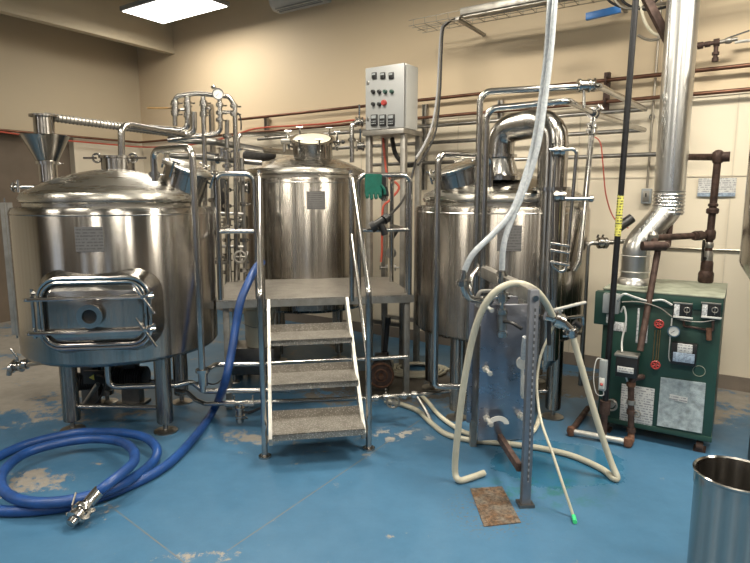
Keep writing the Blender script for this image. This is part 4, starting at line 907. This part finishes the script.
# ================================================================ pipe manifold behind the left tank
YM = 5.05
t = thing('pipe_manifold', P(204, 290, YM), 'arched manifold of steel pipes with valves and a round dial gauge', 'manifold')
m_ = lambda u, v, dy=0: P(u, v, YM+dy)
pipe(t, [m_(175, 126), m_(175, 96.5), m_(196, 93.5), m_(229, 96.5), m_(235, 106), m_(236, 215), m_(236, 300)], .020, .05)
pipe(t, [m_(187.5, 96), m_(188, 131), m_(150, 128)], .026, .06, name='branch_pipe')
pipe(t, [m_(203, 97), m_(205, 170), m_(205, 300)], .021, None, name='branch_pipe')
pipe(t, [m_(219.5, 98), m_(221, 133), m_(206, 135), m_(168, 140)], .020, .06, name='branch_pipe')
pipe(t, [m_(221, 112), m_(234, 112)], .014, None, name='cross_pipe')
for (u, vs_) in ((175, (102.5, 114)), (187.5, (102.5, 116)), (203.5, (102.5, 115)), (219.7, (105, 113, 120)), (234, (106, 114))):
    for v in vs_: clamp(t, m_(u, v), (0, 0, 1), .019)
bvalve(t, m_(175, 108), (0, 0, 1), .020, (-1, 0, 0), .16, M['brass']); bvalve(t, m_(188, 110), (0, 0, 1), .020, (-1, 0, .1), .05); bvalve(t, m_(204, 109), (0, 0, 1), .020, (.6, -.6, -.3), .04)
gauge(t, m_(219.5, 95)+Vector((0, -.04, 0)), (0.1, -1, -.05), .045); b = BM(); cyl(b, m_(219, 93), m_(214, 87), .012, 8); lathe(b, [(0, 0), (.02, 0), (.02, .02), (0, .02)], m_(214, 88), 12, (-.5, 0, .8)); obj('gauge_tap', b, M['pipe'], t)
b = BM(); tube(b, [m_(235, 113), m_(239, 114), m_(241, 121), m_(241, 130)], .006, 6, smooth=5); obj('wire_loop', b, M['iron'], t)
def simple(name, label, cat, pts, r, m='pipe', fr=.05, cl=()):
    q = Vector(pts[-1]); t_ = thing(name, q, label, cat); pipe(t_, pts, r, fr, M[m])
    for (p, a) in cl: clamp(t_, p, a, r)
    return t_
simple('steel_pipe', 'ribbed flexible pipe sloping behind the manifold towards the middle tank', 'pipe', [P(168, 139, 5.2), P(215, 142, 5.3), P(262, 150, 5.6), P(300, 153, 6.6)], .030, 'pipe2')
simple('steel_pipe', 'thin pipe making a square corner just right of the manifold', 'pipe', [P(238, 290, 5.25), P(238, 134.5, 5.25), P(286, 134, 5.6), P(288, 140, 5.6)], .018)
simple('steel_pipe', 'horizontal pipe crossing behind the manifold legs above the left guard rail', 'pipe', [P(170, 156, 5.3), P(200, 157, 5.3), P(262, 163, 5.35)], .026, 'pipe2', cl=((P(218, 159, 5.3), (1, 0, 0)), (P(228, 160, 5.3), (1, 0, 0))))
tv = simple('steel_pipe', 'upright pipe with clamps in the middle of the bundle behind the left guard rail', 'pipe', [P(227, 120, 5.2), P(227, 300, 5.2)], .02, 'pipe2')
for (u, v, hd) in ((223, 152, (1, -.3, .2)), (227, 155, (-1, -.3, .2)), (227, 222, (-1, -.4, .2)), (227, 257, (-.9, -.4, -.4))): bvalve(tv, P(u, v, 5.18), (0, 0, 1), .026, hd, .12)
tv = simple('steel_pipe', 'upright pipe leaning close to the left tank behind its drop pipe', 'pipe', [P(213, 165, 4.75), P(213, 290, 4.75)], .02, 'pipe2')
bvalve(tv, P(213, 175, 4.75), (0, 0, 1), .024, (-1, -.3, .1), .08)
tv = thing('steel_pipe', P(243, 290, 5.15), 'upright pipe carrying three lever valves just left of the middle tank', 'pipe')
b = BM(); q = P(250, 200, 5.35); q = P(243, 200, 5.15); cyl(b, (q.x, q.y, 0), (q.x, q.y, 1.95), .021, 12); obj('pipe_run', b, M['pipe2'], tv)
for (u, v, hd) in ((245, 187, (.2, -.9, .3)), (243, 222, (-1, -.4, .1)), (245, 257, (.3, -.4, -1))): bvalve(tv, P(u, v, 5.2), (1, 0, 0), .03, hd, .10)
for (u, vv, Y_, r_) in ((213, (200, 232, 262), 4.75, .024), (243, (172, 204, 240, 270), 5.15, .026), (227, (136, 166, 190, 206, 240, 272), 5.2, .024)):
    for v in vv: clamp(tv, P(u, v, Y_), (0, 0, 1), r_)
for (u0, u1, v) in ((213, 243, 213), (213, 243, 246), (224, 243, 229), (205, 227, 262)): pipe(tv, [P(u0, v, 5.0), P(u1, v+1, 5.1)], .014, None, M['pipe2'], 'cross_pipe')
b = BM(); ring(b, P(240, 257, 5.0), (.2, -1, .1), .05, .009, 18, 6); cyl(b, P(236, 257, 5.0), P(245, 257, 5.0), .008, 6); cyl(b, P(240, 252, 5.0), P(240, 262, 5.0), .008, 6); obj('hand_wheel', b, M['frame'], tv)
b = BM(); q = P(224, 197, 5.5); box(b, q, (.06, .05, .36), None, .012); obj('junction_box', b, M['black'], label='black narrow box among the pipes left of the middle tank', cat='box')
b = BM(); q = P(259, 155, 6.1); lathe(b, [(0, -.17), (.04, -.16), (.065, -.12), (.07, .14), (.04, .17), (0, .18)], q, 24, (1, .25, .12)); obj('black_cylinder', b, M['rubber'], label='rounded black cylinder behind the middle tank shoulder', cat='cylinder')
def slotm():
    m, nt, bs = newmat('slotted_strip'); sx = N(nt, 'ShaderNodeSeparateXYZ'); nt.links.new(coords(nt), sx.inputs[0]); f = math_(nt, 'GREATER_THAN', math_(nt, 'SINE', math_(nt, 'MULTIPLY', sx.outputs[2], 190)), .1)
    nt.links.new(mixc(nt, f, (.06, .06, .065), (.24, .25, .27)), bs.inputs['Base Color']); bs.inputs['Roughness'].default_value = .6; return m
# ================================================================ plate heat exchanger on its frame
HX = Vector((.79, 2.80, 0)); HB = Vector((.71, 3.85, 0)); HD = (HB-HX).normalized(); HS = Vector((HD.y, -HD.x, 0)); HAX = (HS, HD, EZ)
def K(x, y, z): return HX+HS*x+HD*y+EZ*z
t = thing('heat_exchanger', K(0, .5, 0), 'upright plate heat exchanger with a bolted blue-grey steel face on a steel frame', 'heat exchanger')
XC = -.065; yf = .46
fc = [(P(478, 370, 3.27)-K(0, 0, 0)).dot(HS), (P(531, 370, 3.27)-K(0, 0, 0)).dot(HS)]; x0, x1 = fc
b = BM(); box(b, K((x0+x1)/2, yf, .575), (x1-x0, .02, .83), HAX, .006); obj('face_plate', b, M['plate'], t)
b = BM(); box(b, K((x0+x1)/2, yf+.14, .575), (x1-x0-.05, .22, .74), HAX, .004); obj('plate_pack', b, M['lint'], t)
b = BM(); box(b, K((x0+x1)/2, yf+.28, .575), (x1-x0, .02, .83), HAX, .006); obj('back_plate', b, M['plate'], t)
b = BM(); beam(b, K(0, .02, 1.12), K(0, 1.05, 1.12), .055, .07, bev=.003); obj('carrying_bar', b, M['frame'], t)
b = BM(); beam(b, K(-.03, .02, .20), K((x0+x1)/2, yf+.3, .16), .03, .045, bev=.003); obj('guide_bar', b, M['rust'], t, label='rust-streaked lower guide bar')
b = BM(); box(b, K(0, 0, .575), (.048, .04, 1.15), HAX, .004); po = obj('end_post', b, M['post'], t)
b = BM(); box(b, K(0, 0, .008), (.08, .07, .016), HAX); obj('post_foot', b, M['lint'], t)
b = BM(); 
box(b, K(0.004, -.0215, .6), (.007, .003, .92), HAX); obj('slot_row', b, slotm(), t, label='row of small dark slots')
b = BM(); q = K(0, -.024, 1.11); cyl(b, q, q-HD*.012, .015, 12); obj('bolt_head', b, M['pipe'], t)
for s in (-1, 1): b = BM(); box(b, K((x0+x1)/2+s*(x1-x0)*.35, yf+.28, .09), (.04, .04, .18), HAX); obj('leg', b, M['frame'], t)
for (u, v, l_) in ((484, 305, .14), (484, 367, .11), (485, 416, .11), (519, 414, .05), (527, 365, .06)):
    q = P(u, v, 3.27); q = q+HD*((yf-.01)-(q-K(0, 0, 0)).dot(HD)); b = BM(); cyl(b, q+HD*.03, q-HD*l_, .0105, 10); cyl(b, q-HD*.022, q, .021, 6); cyl(b, q-HD*l_*.85, q-HD*(l_*.85+.014), .015, 6); obj('tie_bolt', b, M['chan'], t)
for z in (1.0,):
    b = BM(); tube(b, [K(x0-.02, yf-.01, .98), K(x0-.02, yf-.01, 1.07), K(x1+.02, yf-.01, 1.07), K(x1+.02, yf-.01, .98)], .012, 8, .03); obj('hanger_bar', b, M['frame'], t)
# pale half ring at its foot
b = BM(); q = P(498, 424, 3.2); a_ = [q+HS*.065*math.cos(PI*k/10)+EZ*(.05*math.sin(PI*k/10)) for k in range(11)]; i_ = [q+HS*.035*math.cos(PI*k/10)+EZ*(.022*math.sin(PI*k/10)) for k in range(10, -1, -1)]; prism(b, a_+i_, -HD*.006); obj('bar_saddle', b, M['white'], t, label='white half-ring saddle')
# valve set on its face
vt = thing('valve_assembly', P(502, 330, 3.2), 'upright pipe valve with black lever on the exchanger face', 'valve')
pipe(vt, [P(502, 272, 3.2), P(502, 333, 3.2)], .016, None)
for v in (274, 280, 296, 299, 312, 334): clamp(vt, P(502, v, 3.2), (0, 0, 1), .018, wing=(v in (280, 299)))
pipe(vt, [P(502, 297, 3.2), P(494, 297, 3.2), P(490, 303, 3.25)], .014, .02, name='side_outlet')
b = BM(); q0, q1 = P(502, 314, 3.2), P(502, 330, 3.2); cyl(b, q0, q1, .027, 14); obj('valve_body', b, M['pipe2'], vt)
b = BM(); tube(b, [P(504, 322, 3.18), P(512, 323, 3.1), P(522, 329, 3.05)], .010, 8, smooth=5); obj('valve_lever', b, M['black'], vt, label='black plastic lever')
# ratchet tool hanging on it
t = thing('ratchet_wrench', P(523, 392, 3.14), 'steel ratchet wrench hanging on a bolt of the exchanger', 'wrench')
b = BM(); q = P(522.5, 363, 3.14); lathe(b, [(.012, -.01), (.036, -.01), (.038, 0), (.036, .01), (.012, .01)], q, 24, (0, 1, 0)); cyl(b, q-Vector((0, .012, 0)), q+Vector((0, .012, 0)), .02, 12); obj('ratchet_head', b, M['chan'], t)
b = BM(); q2 = P(523, 398, 3.14); tube(b, [q-EZ*.034, q2], .010, 8); box(b, (q+q2)/2-EZ*.03, (.024, .016, .12), None, .004); obj('wrench_handle', b, M['chan'], t)
b = BM(); tube(b, [P(526, 337, 3.05), P(525, 345, 3.06), P(524, 358, 3.1)], .02, 10); obj('sight_cylinder', b, M['clear'], label='short clear cylinder hanging above the ratchet wrench', cat='cylinder')
# hose fittings to the right of the post
t = thing('hose_coupling', P(566, 326, 3.15), 'steel elbow coupling with long flat handle joining two ivory hoses', 'coupling')
pipe(t, [P(545, 316, 3.1), P(553, 318, 3.1), P(562, 322, 3.15), P(571, 331, 3.15), P(573, 337, 3.15)], .026, .06)
clamp(t, P(556, 319, 3.12), (1, 0, -.3), .025); clamp(t, P(560, 321, 3.14), (1, 0, -.4), .025); clamp(t, P(571, 331, 3.15), (.4, 0, -1), .024)
b = BM(); beam(b, P(554, 310, 3.1), P(586, 302, 3.1), .03, .012, bev=.003); cyl(b, P(560, 310, 3.1), P(560, 322, 3.13), .008, 8); obj('flat_handle', b, M['chan'], t)
pipe(t, [P(566, 318, 3.2), P(583, 316, 3.3), P(583, 325, 3.3)], .010, .02, name='side_tap'); b = BM(); cyl(b, P(574, 322, 3.2), P(580, 327, 3.2), .02, 12); obj('nozzle', b, M['iron'], t)
pipe(t, [P(549, 316, 3.1), P(549, 345, 3.1)], .012, None, M['black'], 'grip')
# ================================================================ hoses
def hose(name, label, pts, r, m, n=8, seg=12): b = BM(); tube(b, pts, r, seg, smooth=n); return obj(name, b, m, label=label, cat='hose')
rt = .0185
hose('ivory_hose', 'ivory hose arching over the heat exchanger with its open end on the floor', [G(484, 473, rt), G(470, 478, rt), G(459, 480, rt+.004), P(455, 470, 3.05), P(457, 440, 3.04), P(463, 390, 3.02), P(471, 345, 3.0), P(480, 315, 2.97), P(492, 295, 2.95), P(507, 285, 2.95), P(522, 284, 2.95), P(536, 291, 2.97), P(546, 303, 3.03), P(553, 317, 3.1)], rt, M['tanhose'])
hose('ivory_hose', 'ivory hose dropping right of the exchanger and curving away left across the floor', [P(572, 333, 3.15), P(578, 355, 3.14), P(588, 390, 3.12), P(600, 430, 3.10), P(611, 462, 3.08), G(617, 477, rt+.012), G(613, 478, rt), G(602, 469, rt), G(576, 457, rt), G(550, 450, rt), G(530, 446.5, rt), G(500, 443, rt), G(470, 440, rt), G(446, 434, rt), G(430, 422, rt), G(418, 411, rt), G(400, 404, rt), G(385, 401, rt)], rt, M['tanhose'])
hose('grey_hose', 'dull floor hose running left behind the exchanger feet', [G(540, 415, .02), G(532, 432, .02), G(505, 438, .02), G(470, 434, .02), G(452, 425, .02), G(438, 414, .02), G(428, 402, .02), G(420, 394, .02)], .016, M['cream'])
hz2 = hose('drain_tube', 'thin white tube reaching the floor with a bright green tip', [P(556, 322, 3.2), P(550, 334, 3.2), P(541, 355, 3.15), P(537, 380, 3.1), P(538, 402, 3.05), P(542, 424, 2.95), P(552, 452, 2.84), P(563, 485, 2.74), G(573, 515, .012)], .0075, M['tanhose'])
b = BM(); q = G(573.5, 516, .012); q2 = G(575, 522, .012); tube(b, [q, q2], .011, 10); b2 = obj('green_tip', b, M['lightgreen'], hz2)
hose('clear_hose', 'clear ribbed hose hanging from above down to the exchanger valve', [(P(558, -60, 3.5).x+.02, 3.6, 4.95), P(560, -60, 3.5), P(555, 0, 3.42), P(551, 50, 3.38), P(545, 100, 3.35), P(538, 145, 3.3), P(528, 180, 3.28), P(515, 212, 3.25), P(507, 232, 3.22), P(503, 250, 3.2), P(502, 270, 3.2)], .017, M['clear'])
hose('clear_hose', 'clear ribbed hose whose lower end bends left into a short elbow', [(P(552, -60, 3.5).x-.03, 3.62, 4.95), P(556, -60, 3.52), P(550, 0, 3.45), P(547, 50, 3.42), P(541, 100, 3.38), P(534, 143, 3.34), P(524, 180, 3.28), P(511, 213, 3.22), P(493, 234, 3.18), P(473, 254, 3.15), P(464, 272, 3.15)], .017, M['clear'])
t = thing('elbow_fitting', P(470, 302, 3.15), 'curved steel elbow at the lower end of the left clear hose', 'fitting')
pipe(t, [P(464, 270, 3.15), P(462, 280, 3.15), P(464, 292, 3.15), P(470, 299, 3.18), P(480, 300, 3.25), P(487, 299, 3.25)], .019, .1); clamp(t, P(462.5, 283, 3.15), (0, 0, 1), .02)
pipe(t, [P(478, 268, 3.4), P(472, 276, 3.35), P(470, 288, 3.3), P(473, 296, 3.3)], .014, .1, name='inner_bend')
# big blue hose
rb = .028
hp_ = [P(262, 262, 4.13), P(256, 268, 4.05), P(250, 279, 3.95), P(241, 300, 3.85), P(236, 325, 3.8), P(231, 355, 3.72), P(224, 385, 3.68), G(214, 409, .05), G(197, 434, rb), G(168, 464, rb), G(126, 487, rb), G(72, 505, rb), G(22, 511, rb), G(-12, 508, rb), G(-38, 492, rb), G(-30, 472, rb), G(-3, 457, rb), G(30, 443, rb), G(75, 433, rb), G(105, 432, .05), G(125, 433, .085), G(146, 438, .085), G(157, 450, .06), G(150, 465, rb), G(120, 485, .085), G(72, 500, .085), G(30, 502, .085), G(5, 492, .085), G(2, 474, .085), G(22, 455, .085), G(55, 444, .085), G(90, 439, .09), G(118, 441, .10), G(132, 449, .12), G(134, 461, .14), G(122, 473, .15), G(108, 484, .14), G(98, 492, .11)]
bh = hose('blue_hose', 'thick blue hose coming off the platform and coiled on the floor at left', hp_, rb, M['bluehose'], 7, 14)
e0 = hp_[-1]; e1_ = G(79, 514, .06); dd = (e1_-e0).normalized()
b = BM(); cyl(b, e0-dd*.01, e0+dd*.075, .031, 18); obj('hose_ferrule', b, M['pipe'], bh, label='steel hose ferrule')
b = BM(); q = e0+dd*.075; lathe(b, [(0, 0), (.026, 0), (.03, .02), (.046, .022), (.048, .035), (.046, .046), (.034, .05), (.034, .07), (.045, .075), (.046, .09), (.026, .095), (.024, .12), (0, .12)], q, 20, dd); obj('hose_coupling', b, M['pipe'], bh, label='steel hose coupling')
sd = dd.cross(EZ).normalized()
for s in (-1, 1):
    b = BM(); q2 = q+dd*.05+sd*s*.05; cyl(b, q2-dd*.03, q2+dd*.03, .007, 8); ring(b, q2+dd*.02, EZ, .015, .004, 12, 6); ring(b, q2-dd*.02, EZ, .015, .004, 12, 6); tube(b, [q2-dd*.01, q2+EZ*.03, q2+EZ*.06+sd*s*.01-dd*.04], .005, 6); obj('cam_lever', b, M['frame'], bh)
# ================================================================ machinery under the tanks
def pump(name, label, c, ax, r=.075, ln=.22, m='iron'):
    c = Vector(c); ax = Vector(ax).normalized(); t_ = thing(name, Vector((c.x, c.y, 0)), label, 'pump')
    b = BM(); prof = [(0, -ln/2), (r*.8, -ln/2)]
    for k in range(12): z = -ln/2+ln*k/12; prof += [(r*.9, z+.002), (r*.9, z+.008), (r, z+.009), (r, z+.015)]
    prof += [(r*.9, ln/2), (r*.6, ln/2+.01), (0, ln/2+.01)]; lathe(b, prof, c, 24, ax); obj('motor', b, M[m], t_)
    b = BM(); lathe(b, [(0, 0), (r*1.05, 0), (r*1.15, .02), (r*1.15, .05), (r*.7, .07), (0, .07)], c+ax*(ln/2+.01), 24, ax); obj('pump_head', b, M['pipe2'], t_)
    b = BM(); box(b, c+EZ*(r+.02), (.10, .09, .06), None, .006); obj('terminal_box', b, M['black'], t_)
    s = ax.cross(EZ).normalized(); b = BM(); box(b, Vector((c.x, c.y, .012)), (ln*.9, r*1.7, .024), (ax-EZ*ax.z, s, EZ)); box(b, Vector((c.x, c.y, (c.z-r)/2+.01)), (ln*.6, r*.9, max(.02, c.z-r+.02)), (ax, s, EZ)); obj('base', b, M['lint'], t_)
    return t_
c_ = P(90, 378, 4.25); tp = pump('pump', 'black electric pump under the left tank with a yellow warning triangle', (c_.x, 4.25, .20), (1, .15, 0), .07, .2)
b = BM(); box(b, P(94, 377, 4.12), (.15, .03, .10), None, .004); cb = obj('cover_box', b, M['black'], tp)
b = BM(); q = P(92, 377.5, 4.098); prism(b, [q+Vector((-.022, 0, -.0)), q+Vector((.016, 0, -.02)), q+Vector((.016, 0, .024))], Vector((0, -.003, 0))); obj('warning_triangle', b, M['yellow'], cb, label='yellow warning triangle')
c_ = P(132, 378, 4.3); pump('pump', 'dark electric pump with ribbed motor under the right half of the left tank', (c_.x, 4.3, .22), (-1, .1, 0), .085, .24)
b = BM(); tube(b, [P(97, 375, 4.1), P(104, 378, 4.05), P(103, 392, 4.05), P(95, 404, 4.05), G(86, 406, .02), G(84, 400, .02), G(92, 392, .02)], .007, 6, smooth=6); obj('pump_cable', b, M['black'], label='black cable looping down from the pump with the triangle', cat='cable')
b = BM(); tube(b, [P(98, 384, 4.0), G(82, 408, .025)], .018, 8); obj('steel_bar', b, M['pipe2'], label='short steel bar leaning under the left tank', cat='bar')
t = thing('outlet_valve', P(18, 372, 4.3), 'chromed valve outlet standing out left of the left tank base', 'valve')
q = P(18, 366, 4.2); pipe(t, [P(44, 362, 4.1), P(30, 364, 4.15), P(10, 368, 4.2), P(9, 375, 4.2)], .02, .03); bvalve(t, q, (1, 0, 0), .024, (-.3, 0, .4), .07); clamp(t, P(26, 364, 4.17), (1, 0, 0), .022); clamp(t, P(12, 368, 4.2), (1, 0, 0), .022)
# tank drop pipe tee and run behind the stairs
bt = P(203, 378, 3.6)
t = thing('transfer_pipe', (bt.x, bt.y, bt.z), 'pipe from the tee by the left tank running level behind the stairs', 'pipe')
b = BM(); q = P(203, 378, 3.56); cyl(b, q-EZ*.05, q+EZ*.05, .03, 14); lathe(b, [(0, 0), (.045, 0), (.045, .02), (0, .02)], q+EZ*.04, 16); obj('pipe_tee', b, M['pipe'], t)
pipe(t, [q, P(208, 369, 3.72), P(215, 364.5, 4.02), P(262, 364, 4.08), P(407, 357, 4.25)], .017, .05)
b = BM(); tube(b, [P(188, 384, 3.9), P(203, 382, 3.7), P(215, 384, 3.8), P(228, 374, 4.0), P(240, 362, 4.2)], .005, 6, smooth=6); obj('black_cable', b, M['black'], label='thin black cable strung past the tee beside the left tank', cat='cable')
t = thing('floor_manifold', P(240, 404, 3.87), 'low pipe with clamped valves passing under the stairs to the right', 'pipe')
fm = lambda u, v, dy=0: P(u, v, 3.88+dy)
pipe(t, [fm(176, 391, .1), fm(187, 392, .1), fm(196, 400, .05), fm(206, 404), fm(262, 402), fm(372, 398, .05), fm(450, 391, .3), fm(463, 390, .35)], .016, .05)
for u in (228, 233, 247, 252, 376, 386, 404, 414): clamp(t, fm(u, 403.5 if u < 300 else 398-(u-372)*.08, .05 if u > 300 else 0), (1, 0, 0), .016, wing=u in (233, 252, 386))
pipe(t, [fm(240, 404), fm(240, 420)], .016, None, name='drain_leg'); bvalve(t, fm(240, 412), (0, 0, 1), .018, (1, -.2, .5), .10, M['black']); clamp(t, fm(240, 420), (0, 0, 1), .016)
pipe(t, [fm(417, 397, .15), fm(425, 410, .1), fm(433, 425)], .015, None, M['pipe2'], 'braided_leg'); b = BM(); q = fm(393, 402, .0); ring(b, q, (0, 1, .2), .045, .008, 18, 6)
for a in range(3): d_ = Vector((math.cos(a*PI/3), 0, math.sin(a*PI/3))); cyl(b, q-d_*.045, q+d_*.045, .006, 6)
obj('hand_wheel', b, M['frame'], t)
# right hand side clutter
cw = P(381, 384, 4.55); tp = pump('pump', 'old belt pump with a rusty round pulley right of the stairs', (cw.x, 4.68, .17), (.15, 1, 0), .08, .2)
b = BM(); q = Vector((cw.x, 4.50, .17)); lathe(b, [(0, -.02), (.03, -.025), (.035, -.012), (.085, -.012), (.105, -.02), (.108, 0), (.105, .02), (.03, .02), (0, .02)], q, 32, (0, -1, 0)); obj('pulley', b, M['rust'], tp, label='rusty brown pulley')
b = BM(); ring(b, q-Vector((0, .022, 0)), (0, 1, 0), .098, .008, 28, 6); cyl(b, q-Vector((0, .02, 0)), q-Vector((0, .07, 0)), .018, 12); ring(b, q-Vector((0, .02, 0)), (0, 1, 0), .05, .006, 20, 6); obj('pulley_rim', b, M['rusto'], tp)
for (u, Y, lb) in ((378, 4.9, 'dark upright pump handle pipe left of the blue-grey post'),):
    b = BM(); a_ = P(388, 317, 4.75); e_ = P(385, 352, 4.75); cyl(b, a_, e_, .022, 12); cyl(b, a_-Vector((0, 0, .06)), a_, .026, 12); cyl(b, e_, e_-EZ*.03, .035, 12); tube(b, [e_-EZ*.02, (e_.x, e_.y, .16)], .014, 8); obj('hand_pump', b, M['iron'], label=lb, cat='handle')
hc_ = G(418, 374, .018)
for k, lb in enumerate(('outer',)):
    b = BM(); pts = []
    for j in range(64):
        a = j/64*2*PI*4; r_ = .30-.035*(j/64*4); pts.append((hc_.x+r_*math.cos(a)*1.0, hc_.y+.12+r_*.8*math.sin(a), .016+.006*(j/64*4)))
    tube(b, pts, .013, 8); obj('coiled_hose', b, M['tanhose'], label='pale hose coiled flat on the floor behind the kettle legs', cat='hose')
t = thing('motor_box', P(250, 380, 4.9), 'dark low steel box standing behind the stairs under a bucket', 'box')
q = P(262, 370, 4.95); b = BM(); box(b, (q.x-.06, 4.95, .19), (.40, .30, .24), None, .01); obj('box_body', b, M['lint'], t)
for dx in (-.22, .10):
    for dy in (-.12, .12):
        b = BM(); cyl(b, (q.x+dx, 4.95+dy, 0), (q.x+dx, 4.95+dy, .08), .018, 10); lathe(b, [(0, 0), (.05, 0), (.045, .01), (0, .01)], (q.x+dx, 4.95+dy, 0), 18); obj('foot', b, M['pipe2'], t)
qb = P(260, 340, 4.93)
t = thing('bucket', (qb.x, 4.93, .31), 'cream plastic bucket on a dark box left of the stairs', 'bucket')
b = BM(); lathe(b, [(0, 0), (.115, 0), (.135, .30), (.145, .30), (.145, .33), (.135, .335), (.135, .35), (.14, .355), (.13, .355), (.112, .01), (0, .01)], (qb.x, 4.93, .311), 36); obj('bucket_body', b, M['cream'], t)
b = BM(); tube(b, [(qb.x-.14, 4.93, .62), (qb.x-.13, 4.80, .55), (qb.x, 4.775, .50), (qb.x+.13, 4.80, .55), (qb.x+.14, 4.93, .62)], .003, 6, smooth=5); obj('bucket_handle', b, M['frame'], t)
# ================================================================ gloves and spray gun on the right guard rail
yg = L(.4, .02, 0).y
def glove(u, v, label, m, w_=.10, side=1, Yo=0):
    q = P(u, v, yg-.03+Yo); t_ = thing('rubber_glove', q-EZ*.2, label, 'glove')
    b = BM(); s = Vector((1, .17, 0)).normalized(); f = Vector((.17, -1, 0)).normalized()
    pal = [(-w_/2, .03), (-w_*.46, -.06), (-w_*.52, -.12), (w_*.50, -.12), (w_*.46, -.05), (w_/2, .03)]
    prism(b, [q+s*x+EZ*z+f*.006 for x, z in pal], -f*.022); bmesh.ops.bevel(b, geom=b.edges[:], offset=.006, segments=2, affect='EDGES'); obj('palm', b, m, t_)
    for k in range(4):
        b = BM(); x = -w_*.38+k*w_*.25; l_ = (.018, .03, .026, .014)[k]; tube(b, [q+s*x+EZ*-.10-f*.005, q+s*(x+.002)+EZ*(-.125-l_*.5), q+s*(x+.006)+EZ*(-.125-l_)+f*.006], .011, 8, smooth=3, rad=[w_*.115, w_*.115, w_*.105, w_*.08]); obj('finger', b, m, t_)
    b = BM(); tube(b, [q+s*side*w_*.4+EZ*-.05, q+s*side*w_*.62+EZ*-.085, q+s*side*w_*.66+EZ*-.12], .012, 8, smooth=3); obj('thumb', b, m, t_)
glove(373.5, 178, 'green rubber glove hung over the right guard rail', M['glove'], .13, 1)
glove(383, 180, 'black glove hanging behind the green one', M['black'], .05, 1, .04)
t = thing('spray_gun', P(382, 228, 4.3), 'black spray gun lying on the middle bar of the right guard rail', 'spray gun')
b = BM(); q = P(381, 221, 4.28); cyl(b, P(374, 226, 4.26), P(386, 218, 4.28), .030, 12); cyl(b, P(371, 228, 4.26), P(376, 225, 4.26), .042, 12); cyl(b, P(384, 220, 4.26), P(388, 217, 4.28), .036, 12); obj('barrel', b, M['black'], t)
b = BM(); tube(b, [P(379, 222, 4.27), P(383, 229, 4.27), P(385, 235, 4.27)], .026, 10); obj('grip', b, M['black'], t); b = BM(); tube(b, [P(386, 218, 4.28), P(392, 213, 4.4), P(401, 203, 4.6), P(408, 190, 4.9), P(413, 172, 5.0), P(416, 160, 5.2)], .010, 8, smooth=6); obj('supply_hose', b, M['rubber'], t)
b = BM(); tube(b, [P(383, 138, 5.5), P(385, 160, 5.5), P(388, 176, 5.5), P(399, 187, 5.5), P(390, 200, 5.5), P(383, 208, 5.5), P(382, 235, 5.5), P(382, 250, 5.5), P(381, 262, 5.5)], .012, 8, smooth=6); obj('red_cable', b, M['redcable'], label='bright red cable zigzagging down behind the right guard rail', cat='cable')
b = BM(); tube(b, [P(392, 138, 5.5), P(396, 155, 5.55), P(406, 165, 5.6), P(416, 164, 5.6)], .022, 10, smooth=6); obj('black_cable', b, M['rubber'], label='thick black cable hanging in a curve beneath the control box', cat='cable')
t = thing('valve_group', P(391, 245, 5.6), 'steel valves on short pipes seen between the platform rails at right', 'valve')
pipe(t, [P(391, 226, 5.6), P(391, 258, 5.6)], .018, None, M['pipe2']); b = BM(); lathe(b, [(0, -.05), (.05, -.04), (.055, .04), (0, .05)], P(391, 253, 5.55), 18, (0, 1, 0)); obj('valve_body', b, M['pipe2'], t)
b = BM(); cyl(b, P(391, 238, 5.55), P(396, 230, 5.55), .03, 12); obj('black_cap', b, M['black'], t)
for s in (-1, 1): b = BM(); q = P(391, 267.5, 5.55)+Vector((s*.035, 0, 0)); cyl(b, q, q+Vector((s*.07, 0, 0)), .008, 8); cyl(b, q+Vector((s*.0, 0, 0)), q+Vector((s*.012, 0, 0)), .035, 14); cyl(b, q+Vector((s*.07, 0, -.02)), q+Vector((s*.07, 0, .02)), .008, 8); obj('tap', b, M['pipe2'], t)
# ================================================================ drain in the floor
dq = [G(470, 489), G(502, 487), G(521, 523), G(484, 527)]
def grate():
    m, nt, bs = newmat('rusty_drain_grate'); co = coords(nt); n = noise(nt, co, 55, 5, .7); n2 = noise(nt, co, 14, 3)
    c = mixc(nt, ramp(nt, n2, [(.4, 0), (.62, 1)]), ramp(nt, n, [(.35, (.035, .025, .018)), (.62, (.16, .085, .04))]), ramp(nt, n, [(.35, (.07, .065, .055)), (.65, (.17, .14, .11))]))
    nt.links.new(c, bs.inputs['Base Color']); bs.inputs['Roughness'].default_value = .8; bump(nt, bs, n, .9, .01); return m
mg = grate(); b = BM(); prism(b, [Vector((p.x, p.y, .0005)) for p in dq], (0, 0, .004)); t = obj('floor_drain', b, mg, label='rusty rectangular drain grate in the blue floor', cat='drain')
d0, d1, d2, d3 = [Vector((p.x, p.y, .006)) for p in dq]
for i in range(7):
    f = (i+.5)/7; b = BM(); cyl(b, d0.lerp(d3, f)-EZ*.003, d1.lerp(d2, f)-EZ*.003, .0045, 6); obj('grate_bar', b, mg, t)
for i in range(4):
    f = (i+.5)/4; b = BM(); cyl(b, d0.lerp(d1, f)-EZ*.003, d3.lerp(d2, f)-EZ*.003, .004, 6); obj('grate_bar', b, mg, t)
